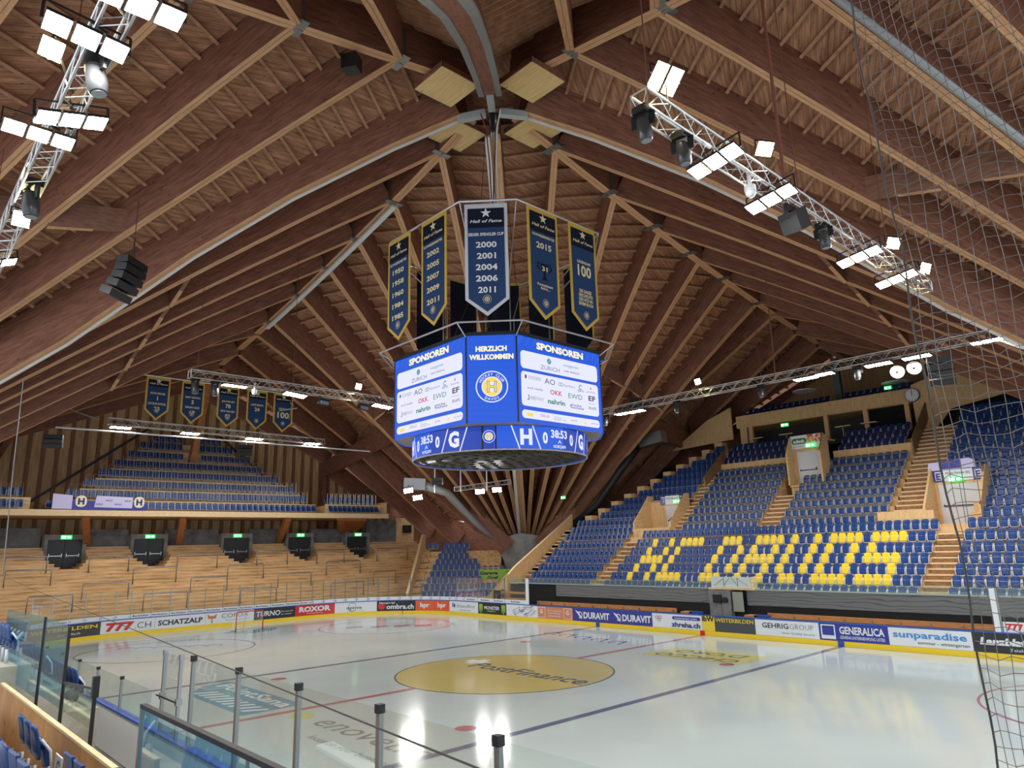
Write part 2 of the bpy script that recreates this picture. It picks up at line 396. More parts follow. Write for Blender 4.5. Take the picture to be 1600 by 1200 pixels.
# ------------------------------------------------------------------ boards
bt = thing('rink_boards', 'white rink boards with yellow kick plate and blue cap rail around the ice', 'rink boards', (0, 0, 0))
mb = MB(); strip(mb, -61, 61, -.05, -.16, -.06, 1.03); mb.build('board_wall', M_WHITE, bt)
mb = MB(); strip(mb, -61, 61, .012, -.05, -.0, .24); mb.build('kick_plate', M_YELLOW, bt)
mb = MB(); strip(mb, -61, 61, .02, -.18, 1.03, 1.08); mb.build('cap_rail', M_BLUE, bt)
mb = MB(); S0 = SL0+SA+HE-HR
strip(mb, S0-BL-.15, S0-BL+.15, .018, .012, 0, .24); strip(mb, S0+BL-.15, S0+BL+.15, .018, .012, 0, .24); mb.build('blue_tick', M_BLUE, bt)
mb = MB(); strip(mb, S0-.15, S0+.15, .018, .012, 0, .24); mb.build('red_tick', mat('signal red', (205, 30, 35), .4), bt)
mb = MB()
for q in (-13.9, 13.9): strip(mb, q-.03, q+.03, .018, .012, 0, .24)
mb.build('goal_line_tick', mat('signal red', (205, 30, 35), .4), bt)

A_WHITE = mat('ad white', (222, 226, 230), .35); A_BLACK = mat('ad black', (38, 38, 44), .35); A_RED = mat('ad red', (206, 44, 52), .35)
A_ORANGE = mat('ad orange', (226, 92, 52), .35); A_SALMON = mat('ad salmon', (208, 132, 98), .35); A_PURPLE = mat('ad violet blue', (58, 58, 148), .35)
A_YEL = mat('ad yellow', (232, 206, 60), .35); A_BLUE = mat('ad blue', (44, 52, 150), .35); A_GREY = mat('ad charcoal', (70, 70, 76), .35)
A_SKY = mat('ad sky blue', (58, 140, 205), .35); A_NAVYTXT = mat('ad navy text', (34, 44, 110), .35); A_LGREY = mat('ad grey text', (130, 134, 138), .35)
A_FOX = mat('fox orange', (204, 132, 78), .5); A_GREEN = mat('ad lime', (150, 200, 70), .4)
ADM = dict(w=A_WHITE, k=A_BLACK, r=A_RED, o=A_ORANGE, s=A_SALMON, p=A_PURPLE, y=A_YEL, b=A_BLUE, g=A_GREY, c=A_SKY, n=A_NAVYTXT, l=A_LGREY, f=A_FOX, e=A_GREEN)
# start, end, background, label, [(text, colour, x 0..1, baseline 0..1, cap height 0..1, width 0..1, bold, shear)], extra
def fox(mb, P, u0, L, H):
    cx = u0+.13*L; cz = .5*H
    pl = lambda pts, k, mi: mb.add([P(cx+a*H, cz+b*H, k) for a, b in pts], [tuple(range(len(pts)))], mi)
    pl([(-.42, .42), (-.2, .22), (.2, .22), (.42, .42), (.36, .0), (.08, -.4), (-.08, -.4), (-.36, .0)], 0, 2)
    pl([(-.34, -.02), (-.08, -.02), (-.04, -.36), (-.1, -.38)], 1, 0); pl([(.34, -.02), (.08, -.02), (.04, -.36), (.1, -.38)], 1, 0)
    for sx in (-1, 1): pl([(sx*.2, .1), (sx*.1, .06), (sx*.2, .02)], 2, 1)
    pl([(-.07, -.3), (.07, -.3), (0, -.42)], 2, 1)
def claw(mb, P, u0, L, H):
    for c in (.10, .90):
        for k, (d, hh) in enumerate(((-.045, .75), (0, .9), (.045, .7))):
            x = u0+(c+d)*L; mb.add([P(x-.06, H*.88, 0), P(x+.07, H*.88, 0), P(x+.05, H*(.95-hh), 0), P(x-.01, H*(.9-hh), 0)], [(0, 1, 2, 3)], 2)
def sigs(mb, P, u0, L, H):
    rnd = random.Random(3)
    for i in range(16):
        x = u0+(.06+.88*rnd.random())*L; z = H*(.15+.7*rnd.random()); r = .05+.08*rnd.random(); a = rnd.random()*5
        put2d(mb, ring2d(x, z, r, r+.018, a, a+3.6, 8), lambda p, q: P(p, q, 0), 1)
        mb.add([P(x-.2, z-.05, 0), P(x-.2, z-.03, 0), P(x+.2, z+.12, 0), P(x+.2, z+.1, 0)], [(0, 1, 2, 3)], 1)
def wave(mb, P, u0, L, H):
    put2d(mb, ring2d(u0+.42*L, H*.5, H*.40, H*.44, .5, 5.6, 24), lambda p, q: P(p, q, 0), 1)
def redblob(mb, P, u0, L, H):
    put2d(mb, disc2d(u0+.12*L, H*.48, H*.36, 14), lambda p, q: P(p, q, 0), 2)
def gbox(mb, P, u0, L, H):
    for c in (.12, .86):
        put2d(mb, rect2d(u0+(c-.11)*L, H*.06, u0+(c+.11)*L, H*.94), lambda p, q: P(p, q, 0), 2)
        put2d(mb, rect2d(u0+(c-.1)*L, H*.1, u0+(c+.1)*L, H*.9), lambda p, q: P(p, q, 1), 3)
def square(mb, P, u0, L, H):
    x0 = u0+.03*L; put2d(mb, rect2d(x0, .08*H, x0+.9*H, .94*H), lambda p, q: P(p, q, 0), 1)
    put2d(mb, rect2d(x0+.08*H, .3*H, x0+.82*H, .87*H), lambda p, q: P(p, q, 1), 3)
def swoosh(mb, P, u0, L, H):
    for c in (.035, .535):
        x = u0+c*L
        mb.add([P(x, H*.86, 0), P(x+.3, H*.74, 0), P(x+.62, H*.2, 0), P(x+.5, H*.2, 0)], [(0, 1, 2, 3)], 1)
        put2d(mb, ring2d(x+.42, H*.5, H*.2, H*.27, -2.2, 2.6, 12), lambda p, q: P(p, q, 1), 1)
def ibw(mb, P, u0, L, H): put2d(mb, rect2d(u0, H*.62, u0+L, H*1.0), lambda p, q: P(p, q, 0), 2)
def bars2(mb, P, u0, L, H):
    put2d(mb, rect2d(u0+.1*L, H*.45, u0+.125*L, H*.85), lambda p, q: P(p, q, 0), 2); put2d(mb, round2d(u0+.14*L, H*.4, u0+.19*L, H*.75, .05), lambda p, q: P(p, q, 0), 2)
def hearts(mb, P, u0, L, H):
    for dx, dz, mi in ((.1, .7, 2), (.15, .55, 3), (.17, .72, 2)): put2d(mb, ring2d(u0+dx*L, H*dz, .07, .1), lambda p, q: P(p, q, 0), mi)
    put2d(mb, round2d(u0+.42*L, H*.62, u0+.97*L, H*.86, .1), lambda p, q: P(p, q, 0), 4)
ADS = [
 (-13.2, -8.16, 'g', 'charcoal advertising board with yellow capitals, behind the tinted glass at the frame edge', [('WEITERBILDEN', 'y', .5, .60, .26, .92, .02, 0), ('fur dich', 'w', .6, .2, .2, .3, 0, .3)], None, ''),
 (-8.16, -4.83, 'w', 'white advertising board with three big red numerals', [('777', 'r', .36, .2, .6, .52, .06, .04), ('.CH', 'k', .78, .22, .5, .30, -.01, 0)], None, ''),
 (-4.83, -1.5, 'w', 'white advertising board with one heavy black word near the goal', [('SCHATZALP', 'k', .5, .28, .42, .88, .03, 0)], None, ''),
 (-1.5, 2.0, 'w', 'white advertising board with a fox head and thin capitals', [('COFOX', 'k', .60, .46, .4, .56, -.012, 0), ('business partner', 'l', .66, .2, .12, .5, 0, 0)], fox, 'kf'),
 (2.0, 5.22, 'k', 'black advertising board with outlined white capitals behind the goal', [('TURNO', 'w', .34, .3, .46, .58, .02, .1), ('Die neue Art', 'w', .80, .55, .13, .3, 0, 0), ('zu sitzen', 'w', .78, .3, .13, .26, 0, 0)], None, ''),
 (5.22, 8.46, 'r', 'red advertising board with a wide white word', [('ROXOR', 'w', .5, .38, .46, .8, .05, 0), ('ENGINEERING', 'w', .5, .14, .1, .4, 0, 0)], None, ''),
 (8.46, 11.8, 'w', 'white advertising board with a thin dark circle around small letters', [('optive', 'k', .46, .32, .3, .36, .01, 0), ('brillen und linsen', 'l', .5, .14, .08, .4, 0, 0)], wave, 'k'),
 (11.8, 14.99, 'k', 'black advertising board with a red blob and white web address', [('ombra.ch', 'w', .60, .2, .46, .72, .03, 0), ('Neugierig?', 'w', .26, .74, .16, .4, .02, 0)], redblob, 'wr'),
 (14.99, 16.7, 'o', 'orange advertising board, first of the orange pair in the rink corner', [('hpr', 'w', .5, .35, .44, .5, .04, 0)], None, ''),
 (16.7, 18.23, 'o', 'orange advertising board beside the white board with two blue bars', [('hpr', 'w', .5, .35, .44, .55, .04, 0)], None, ''),
 (18.23, 21.63, 'w', 'white advertising board with two dark blue bars and thin grey word', [('blueoffice', 'l', .57, .42, .34, .62, -.005, 0), ('die bueroprofis', 'n', .55, .14, .1, .4, 0, 0)], bars2, 'kn'),
 (21.63, 24.79, 'k', 'black advertising board with green claw marks at both ends', [('MONSTER', 'w', .5, .42, .3, .54, .02, 0), ('ENERGY', 'e', .5, .2, .14, .3, .02, 0)], claw, 'we'),
 (24.79, 28.0, 'w', 'white advertising board covered with scribbled dark signatures', [('just', 'n', .5, .4, .36, .2, 0, .3)], sigs, 'n'),
 (28.0, 31.28, 's', 'salmon advertising board with a lettered square at each end', [('G', 'w', .12, .42, .34, None, .03, 0), ('G', 'w', .86, .42, .34, None, .03, 0), ('Wohnraumgestaltung', 'w', .49, .64, .13, .42, 0, 0), ('Bodenbelaege', 'w', .49, .42, .13, .34, 0, 0), ('gmuender.ch', 'w', .49, .18, .15, .34, .01, 0)], gbox, 'wws'),
 (31.28, 37.63, 'p', 'violet blue advertising board with a white word repeated twice', [('DURAVIT', 'w', .32, .26, .48, .34, .04, 0), ('DURAVIT', 'w', .82, .26, .48, .34, .04, 0)], swoosh, 'w'),
 (37.63, 41.02, 'w', 'white advertising board with navy web address and violet strip', [('zhreha.ch', 'n', .68, .12, .34, .56, .03, 0), ('Inserieren jobs', 'w', .69, .68, .13, .44, .01, 0)], hearts, 'nrcp'),
 (41.02, 41.82, 'y', 'narrow yellow advertising board with chopped off black letters', [('ibW', 'k', .5, .66, .34, .96, .04, 0)], ibw, 'ky'),
 (41.82, 44.21, 'g', 'charcoal advertising board with yellow capitals on the bench side', [('WEITERBILDEN', 'y', .5, .66, .26, .94, .01, 0)], None, ''),
 (44.21, 47.6, 'w', 'white advertising board with thin black and grey capitals', [('GEHRIG', 'k', .33, .5, .32, .42, .01, 0), ('GROUP', 'l', .74, .5, .32, .36, -.012, 0), ('Swiss Quality Service', 'l', .68, .18, .13, .5, 0, 0)], None, ''),
 (47.6, 50.8, 'b', 'blue advertising board with a white framed square and bold white capitals', [('GENERALICA', 'w', .63, .44, .42, .64, .03, 0), ('GENERALUNTERNEHMUNG USTER', 'w', .63, .14, .18, .64, .01, 0)], square, 'wwb'),
 (50.8, 54.16, 'w', 'white advertising board with a round light blue word', [('sunparadise', 'c', .5, .48, .36, .88, .02, 0), ('sommer - wintergarten', 'k', .66, .16, .17, .6, 0, 0)], None, ''),
 (54.16, 58.5, 'k', 'black advertising board with a tilted red and white word behind the safety net', [('Lanzblatt', 'w', .27, .42, .34, .42, .05, .2), ('Dein neues', 'w', .62, .66, .17, .22, 0, 0), ('Erlebnis', 'w', .6, .42, .17, .18, 0, 0), ('Telefonieren und Fliegen', 'w', .55, .12, .15, .5, 0, 0)], None, ''),
]
Z0, ZH = .25, .77
for s0, s1, bg, lab, tx, ex, exm in ADS:
    sm = (s0+s1)/2; t = thing('advertising_board', lab, 'advertising board', rim_at(sm, 0, Z0), 'advertising boards on the rink boards')
    b = MB(); strip(b, s0+.01, s1-.01, .0, -.045, Z0, Z0+ZH, mx=.4); pn_ = b.build('panel', ADM[bg], t)
    keys = [bg] + list(exm); ml = [ADM[k] for k in keys]
    b = MB(); L = s1-s0
    P = lambda u, v, k=0: rim_at(u, .008+.003*k, Z0+v)
    if ex: ex(b, P, s0, L, ZH)
    for (q, c, x, y, h, w_, bo, sh) in tx:
        if c not in keys: keys.append(c); ml.append(ADM[c])
        put_text(b, q, lambda u, v: P(u, v, 3), s0+x*L, y*ZH, h*ZH, None if w_ is None else w_*L, keys.index(c), bo, sh)
    b.build('lettering', ml, pn_)

# ------------------------------------------------------------------ rink glass
G_CLEAR = glass('clear rink glass', (.95, .97, .96, 1), dens=.02)
PX = [-13.0, -11.4, -10.2, -9.21, -8.24, -7.32, -6.38, -5.1, -3.93, -2.7, -1.57, -.3, .86, 2.0, 3.24, 4.5, 5.67, 6.64, 7.54, 8.46, 9.28, 10.15, 11.06, 11.88, 12.71, 13.61, 14.53, 15.43, 16.32, 17.18, 18.17, 18.95, 19.96, 21.51, 23.29, 24.56, 26.93]
def glass_pane(s0, s1, z1, lab, strip_txt=True, post=M_STEEL, pr=.03, post_end=False):
    t = thing('rink_glass_pane', lab, 'glass pane', rim_at((s0+s1)/2, -.08, 1.08), 'glass panes on top of the rink boards')
    b = MB(); strip(b, s0+.03, s1-.03, -.07, -.085, 1.08, z1, mx=1.0); b.build('glass', G_CLEAR, t)
    b = MB()
    for q in ([s0, s1] if post_end else [s0]):
        p = Vector(rim_at(q, -.08, 1.06)); b.bar(p, p+Vector((0, 0, z1-1.03)), pr*1.6, pr*2)
    b.build('post', post, t)
    if strip_txt:
        b = MB(); strip(b, s0+.02, s1-.02, -.055, -.068, 1.08, 1.34, mx=1.0); st = b.build('sign_strip', A_WHITE, t)
        b = MB(); put_text(b, 'Burkhalter', lambda u, v: rim_at(u, -.05, 1.08+v), (s0+s1)/2, .08, .11, min(.85*(s1-s0), 1.0), bold=.02); b.build('lettering', A_BLACK, st)
    return t
for i in range(len(PX)-1):
    glass_pane(PX[i], PX[i+1], 2.80, f'clear rink glass pane over the end boards, {nth(i+1)} along towards the team benches')
b = MB()
p = Vector(rim_at(26.95, -.08, 1.06)); b.bar(p, p+Vector((0, 0, 1.75)), .12, .2); tag(b.build('white_post', M_WHITE), 'thick white post where the end glass stops by the first team bench', 'post')
b = MB(); p = Vector(rim_at(S0+14.15, -.08, 1.06)); b.bar(p, p+Vector((0, 0, 1.75)), .12, .2); tag(b.build('white_post', M_WHITE), 'thick white post seen through the black safety net beyond the ice', 'post')
t = glass_pane(S0+14.3, S0+16.6, 2.8, 'clear rink glass pane with a white numeral strip behind the safety net', False)
b = MB(); strip(b, S0+14.35, S0+16.6, -.05, -.068, 1.08, 1.5); b.build('sign_strip', A_WHITE, t)
b = MB(); put_text(b, '777', lambda u, v: rim_at(u, -.045, 1.08+v), S0+14.75, .1, .24, .6, bold=.05); b.build('lettering', A_RED, t)
b = MB(); put_text(b, '.CH', lambda u, v: rim_at(u, -.045, 1.08+v), S0+15.35, .1, .2, .42); b.build('lettering', A_LGREY, t)
# near side, seen from behind: s negative, x = s' - ...
sx = lambda x: -(SL0+SA+x+HE-HR)
NEAR_A = [6.43, 8.9, 11.41, 13.92, 16.47, 18.98, 21.4]
NEAR_B = [-13.6, -11.1, -8.6, -6.1, -3.6, -1.3, 1.18, 3.7]
for i in range(len(NEAR_A)-1):
    t = glass_pane(sx(NEAR_A[i]), sx(NEAR_A[i+1]), 2.84, f'tall clear glass pane on the near boards, {nth(i+1)} from the gate', False, M_STEEL, .045)
    b = MB(); p = Vector(rim_at(sx(NEAR_A[i]), -.08, 2.84)); b.box(p, (.11, .11, .12)); b.build('post_cap', M_BLACK, t)
for i in range(len(NEAR_B)-1):
    t = glass_pane(sx(NEAR_B[i]), sx(NEAR_B[i+1]), 1.88, f'low clear glass pane on the near boards, {nth(len(NEAR_B)-1-i)} from the gate', False, M_STEEL, .035)
    b = MB(); p = Vector(rim_at(sx(NEAR_B[i]), -.08, 1.88)); b.box(p, (.09, .09, .08)); b.build('post_cap', M_BLACK, t)
t = thing('rink_gate', 'glazed gate with two posts and a latch rod in the near boards', 'gate', rim_at(sx(5.1), -.08, 0))
for x, zt in ((4.55, 2.8), (5.66, 2.8)):
    b = MB(); p = Vector(rim_at(sx(x), -.08, 1.0)); b.bar(p, p+Vector((0, 0, zt-1.0)), .07, .08); b.box(p+Vector((0, 0, zt-1)), (.1, .1, .12)); b.box(p+Vector((0, 0, .85)), (.11, .13, .14)); b.build('post', M_STEEL, t)
b = MB(); b.bar(rim_at(sx(4.3), -.14, 1.85), rim_at(sx(5.7), -.14, 1.85), .03, .03); b.build('latch_rod', M_DARK, t)
b = MB(); strip(b, sx(4.6), sx(5.6), -.07, -.085, 1.08, 2.8); b.build('glass', G_CLEAR, t)

# ------------------------------------------------------------------ goal
t = thing('ice_hockey_goal', 'red framed ice hockey goal with white net on the far goal line', 'goal', (GX, 0, 0))
b = MB(); hw = .92
b.tube([(GX, -hw, 0), (GX, -hw, 1.2), (GX, -hw+.04, 1.24), (GX, hw-.04, 1.24), (GX, hw, 1.2), (GX, hw, 0)], .035, 8)
b.build('goal_frame', M_RED, t, True)
b = MB(); base = [(GX, -hw, .03), (GX-.6, -hw-.1, .03), (GX-1.05, -.6, .03), (GX-1.12, 0, .03), (GX-1.05, .6, .03), (GX-.6, hw+.1, .03), (GX, hw, .03)]
b.tube(base, .03, 6); b.tube([(GX, -hw, 1.22), (GX-.35, -hw+.05, 1.2), (GX-.5, 0, 1.2), (GX-.35, hw-.05, 1.2), (GX, hw, 1.22)], .02, 6)
b.tube([(GX-.5, 0, 1.2), (GX-1.12, 0, .03)], .02, 6); b.build('base_frame', mat('goal base', (200, 190, 185), .4), t)
b = MB()
top = [(GX, -hw, 1.22), (GX-.35, -hw+.05, 1.2), (GX-.45, -.45, 1.2), (GX-.5, 0, 1.2), (GX-.45, .45, 1.2), (GX-.35, hw-.05, 1.2), (GX, hw, 1.22)]
def lerpl(pl, u):
    k = u*(len(pl)-1); i = min(int(k), len(pl)-2); return Vector(pl[i]).lerp(Vector(pl[i+1]), k-i)
for i in range(25): b.tube([lerpl(base, i/24), lerpl(top, i/24)], .006, 3)
for j in range(1, 10): b.tube([lerpl(base, i/18).lerp(lerpl(top, i/18), j/10) for i in range(19)], .006, 3)
b.build('net', M_WHITE, t)
# ------------------------------------------------------------------ seats
P_BLUE = mat('seat blue', (8, 58, 122), .36, spec=.5); P_YEL = mat('seat yellow', (240, 208, 40), .28)
P_GREYB = mat('seat grey back', (84, 88, 98), .4); P_FRAME = mat('seat frame pale', (206, 208, 212), .4)
P_DKBLUE = mat('seat navy', (10, 34, 88), .4)
def seat_meshes(kind):
    back_m, pan_m = {'blue': (P_BLUE, P_BLUE), 'yellow': (P_YEL, P_YEL), 'grey': (P_GREYB, P_BLUE), 'navy': (P_DKBLUE, P_DKBLUE)}[kind]
    res = []
    def shell(w, z0, z1, y0, lean, dish, th, ntop):
        b = MB(); nx, nz = 6, 5; g = []
        for side in (0, 1):
            for j in range(nz+1):
                v = j/nz
                ww = w*(1-.18*max(0, v-.72)/.28 if ntop else 1-.14*max(0, .3-v)/.3)
                for i in range(nx+1):
                    u = -1+2*i/nx
                    zz = z0+(z1-z0)*v - (.035*abs(u)**3*max(0, v-.6)/.4 if ntop else -.02*abs(u)**3*max(0, .3-v)/.3)
                    g.append((u*ww/2, y0+lean*v-dish*u*u+(th if side else 0), zz))
        n = (nx+1)*(nz+1); fs = []
        for j in range(nz):
            for i in range(nx):
                a = j*(nx+1)+i; fs.append((a, a+1, a+nx+2, a+nx+1)); fs.append((n+a, n+a+nx+1, n+a+nx+2, n+a+1))
        rim_ = [i for i in range(nx+1)] + [(j+1)*(nx+1)+nx for j in range(nz)] + [nz*(nx+1)+i for i in range(nx-1, -1, -1)] + [j*(nx+1) for j in range(nz-1, 0, -1)]
        for k in range(len(rim_)):
            a, c = rim_[k], rim_[(k+1) % len(rim_)]; fs.append((a, n+a, n+c, c))
        b.add(g, fs); return b
    res.append(('backrest', shell(.415, .44, .84, .02, .07, .04, .028, True), back_m))
    res.append(('seat', shell(.37, .27, .60, -.13, .06, .02, .05, False), pan_m))
    f = MB(); f.tube([(-.215, .0, .66), (-.212, -.12, .50), (-.205, -.15, .32), (-.17, -.16, .25), (.17, -.16, .25), (.205, -.15, .32), (.212, -.12, .50), (.215, .0, .66)], .019, 5)
    f.bar((0, .02, 0), (0, .02, .30), .07, .05); res.append(('frame', f, P_FRAME))
    return [(n, b.build('seat_proto', m, None, True, (0, 0, 0)), m) for n, b, m in res]
PROTO = {}
def proto_meshes(kind):
    if kind not in PROTO:
        PROTO[kind] = []
        for n, o, m in seat_meshes(kind):
            PROTO[kind].append((n, o.data)); o.data.name = n; bpy.data.objects.remove(o)
    return PROTO[kind]
def px_of(p):
    d = S.camera.matrix_world.inverted() @ Vector(p)
    if d.z > -.2: return None
    return (800+FPX*d.x/-d.z, 600-FPX*d.y/-d.z, -d.z)
FIRST_SEAT = {}
def place_seat(kind, loc, rz, label, group, cat='seat', nm=None):
    name = nm or {'blue': 'blue_stadium_seat', 'yellow': 'yellow_stadium_seat', 'grey': 'grey_backed_seat', 'navy': 'navy_seat'}[kind]
    if kind not in FIRST_SEAT:
        e = thing(name, label, cat, loc, group); e.rotation_euler = (0, 0, rz)
        kids = []
        for n, me in proto_meshes(kind):
            o = bpy.data.objects.new(n, me); COL.objects.link(o); o.parent = e; kids.append(o)
        FIRST_SEAT[kind] = (e, kids); return e
    e0, kids = FIRST_SEAT[kind]
    e = e0.copy(); COL.objects.link(e); e.location = loc; e.rotation_euler = (0, 0, rz); e['label'] = label; e['group'] = group
    for k in kids:
        c = k.copy(); COL.objects.link(c); c.parent = e
    return e
BLUES = []       # (loc, rz, label, group) of every plain blue seat; the nearest 300 become things, the rest one mass
def blue(loc, rz, label, group): BLUES.append((loc, rz, label, group))

# ------------------------------------------------------------------ long stand beyond the ice
YR = lambda k: 18.5+.8*(k-1)
TOPZ = [0, 2.61, 3.13, 3.67, 4.21, 4.75, 5.34, 5.96, 6.50, 7.08, 7.67, 8.25, 8.82, 9.41, 10.02, 10.60, 11.19, 11.78, 12.37, 12.95, 13.54, 14.1]
TZ = lambda k: TOPZ[k]-.84
def steps_block(name, x0, x1, k0, k1, m=None, z_floor=None):
    """solid stepped block of rows k0..k1 (profile extruded along x)"""
    pts = []; zb = (TZ(k0)-.6 if z_floor is None else z_floor)
    for k in range(k0, k1+1):
        y0 = YR(k)-.46; y1 = YR(k)+.34
        pts += [(y0, TZ(k)), (y1, TZ(k))]
    prof = [(pts[0][0], zb)] + pts + [(pts[-1][0], zb)]
    b = MB(); b.slab([(x0, y, z) for y, z in prof], (x1-x0, 0, 0)); return struct(b.build(name, m or W_TAN))
def stair(name, label, x0, x1, k0, k1):
    """half height steps in an aisle, each with a dark nosing"""
    t = thing(name, label, 'stairs', ((x0+x1)/2, YR(k0)-.4, TZ(k0)-.3), 'stairs of the long stand')
    b = MB(); nb = MB()
    for k in range(k0, k1+1):
        zl = TZ(k-1) if k > 1 else TZ(1)-.5
        for h in ((0, 1) if k > 1 else (1,)):
            y0 = YR(k)-.46-.4+.4*h; z = zl+(TZ(k)-zl)*(.5+.5*h)
            b.span(x0, x1, y0, y0+.42, z-.24, z+.03); nb.span(x0+.01, x1-.01, y0-.012, y0+.16, z-.05, z+.036)
    b.build('treads', wood('stair riser wood', (128, 88, 54), (176, 130, 84), 2.2, (2, 6, 6), .6), t); nb.build('nosings', W_TRIM, t)
    return t
steps_block('stand_steps', -10.15, 10.05, 1, 7); steps_block('stand_steps', -19.3, -11.35, 1, 9)
steps_block('stand_steps', 11.35, 23, 1, 20)
steps_block('stand_steps', -7.1, -1.0, 8, 15, z_floor=4.6); steps_block('stand_steps', .45, 7.2, 8, 15, z_floor=4.6)
steps_block('stand_steps', -7.7, -1.0, 16, 18, z_floor=9.0); steps_block('stand_steps', 1.9, 7.2, 16, 18, z_floor=9.0)
steps_block('stand_steps', 9.3, 11.4, 12, 20, z_floor=8.2)
for k in range(10, 21):
    xl = -16.6+.82*(k-10)
    steps_block('stand_steps', xl-.3, -11.35 if k < 12 else -8.1, k, k, z_floor=TZ(k)-.7) if xl-.3 < (-11.4 if k < 12 else -8.2) else None
stair('stair_flight', 'wooden aisle stairs between the lettered seats and the footing side block', -11.35, -10.15, 1, 7)
stair('stair_flight', 'wooden aisle stairs between the lettered seats and the seats behind the net', 10.05, 11.35, 1, 7)
stair('stair_flight', 'steep wooden stairs climbing beside the first doorway to the gallery', -8.1, -7.1, 8, 19)
stair('stair_flight', 'wooden stairs splitting the upper middle seats below the middle doorway', -1.0, .45, 8, 12)
stair('stair_flight', 'wide steep wooden stairs climbing past the wide doorway under the clock', 7.3, 9.3, 8, 19)
stair('stair_flight', 'wooden edge stairs along the sloping parapet by the concrete footing', -19.25, -18.55, 1, 9)

HC = {'H': ['Y..Y', 'Y..Y', 'YYYY', 'Y..Y', 'Y..Y'], 'C': ['YYYY', 'Y...', 'Y...', 'Y...', 'YYYY'], 'D': ['YYY.', 'Y..Y', 'Y..Y', 'Y..Y', 'YYY.'],
      'A': ['YYYY', 'Y..Y', 'YYYY', 'Y..Y', 'Y..Y'], 'V': ['Y..Y', 'Y..Y', 'Y..Y', 'Y..Y', '.YY.'], 'O': ['YYYY', 'Y..Y', 'Y..Y', 'Y..Y', 'YYYY'], 'S': ['YYYY', 'Y...', 'YYYY', '...Y', 'YYYY']}
def letters_row(r):   # r 0 = top
    g = lambda c: HC[c][r]
    return '...' + g('H') + '.' + g('C') + '...' + g('D') + '.' + g('A') + '.' + g('V') + '.' + g('O') + '.' + g('S') + '...'
for k in range(1, 8):
    row = letters_row(6-k) if 2 <= k <= 6 else '.'*42
    for i, ch in enumerate(row):
        x = -10.08+(i+.5)*.48; loc = (x, YR(k), TZ(k))
        if ch == 'Y':
            word = 'H C D A V O S'.split()[[j for j, (a, c) in enumerate(((3, 7), (8, 12), (15, 19), (20, 24), (25, 29), (30, 34), (35, 39))) if a <= i < c][0]]
            place_seat('yellow', loc, 0, f'yellow folding seat, letter row {[0, "one", "two", "three", "four", "five"][k-1]} of five upward, {nth(i+1)} from the footing aisle', 'yellow seats spelling letters', 'yellow seat')
        else:
            blue(loc, 0, f'blue seat of the lettered block, {nth(k)} row up, {nth(i+1)} from the footing aisle', 'blue seats of the lettered block')
for k in range(1, 21):
    # block towards the concrete footing
    x0 = -18.5 if k < 10 else -16.6+.82*(k-10); x1 = -11.4 if k < 12 else -8.15
    if k > 1 or True:
        n = int((x1-x0)/.48)
        for i in range(n):
            blue((x1-(i+.5)*.48, YR(k), TZ(k)), 0, f'blue seat beside the footing side aisle, {nth(k)} row up, {nth(i+1)} from that aisle', 'blue seats of the footing side block')
    # block behind the net
    x0 = 11.4 if k < 8 else (11.95 if k < 12 else 9.4)
    for i in range(22):
        x = x0+(i+.5)*.48
        blue((x, YR(k), TZ(k)), 0, f'blue seat of the block behind the net, {nth(k)} row up, {nth(i+1)} from the aisle', 'blue seats behind the net')
for k in range(8, 16):
    for i in range(12):
        x = -7.05+(i+.5)*.5
        place_seat('grey', (x, YR(k), TZ(k)), 0, f'grey backed blue seat, upper block before the middle stairs, {nth(k-7)} row up, {nth(i+1)} along', 'grey backed seats', 'grey backed seat')
    for i in range(13 if k > 8 else 12):
        x = .5+(i+.5)*.5
        place_seat('grey', (x, YR(k), TZ(k)), 0, f'grey backed blue seat, upper block beyond the middle stairs, {nth(k-7)} row up, {nth(i+1)} along', 'grey backed seats', 'grey backed seat')
for k in (16, 17, 18):
    for i in range(13):
        x = -7.2+(i+.5)*.5
        if x < -.4: place_seat('navy', (x, YR(k)+.3, TZ(k)+.45), 0, f'navy press seat before the fruit sign doorway, {nth(k-15)} press row up, {nth(i+1)} along', 'navy press seats', 'navy seat')
    for i in range(9):
        x = 2.1+(i+.5)*.5
        place_seat('navy', (x, YR(k)+.3, TZ(k)+.45), 0, f'navy press seat beyond the fruit sign doorway, {nth(k-15)} press row up, {nth(i+1)} along', 'navy press seats', 'navy seat')
for k in (0, 1):
    for i in range(26):
        x = -7.4+(i+.5)*.52
        if 0 < x < 1.1: continue
        place_seat('navy', (x, 35.2+.8*k, 15.0+.45*k), 0, f'navy seat on the gallery balcony, {("front", "rear")[k]} row, {nth(i+1)} along from the footing side', 'navy gallery seats', 'navy seat')

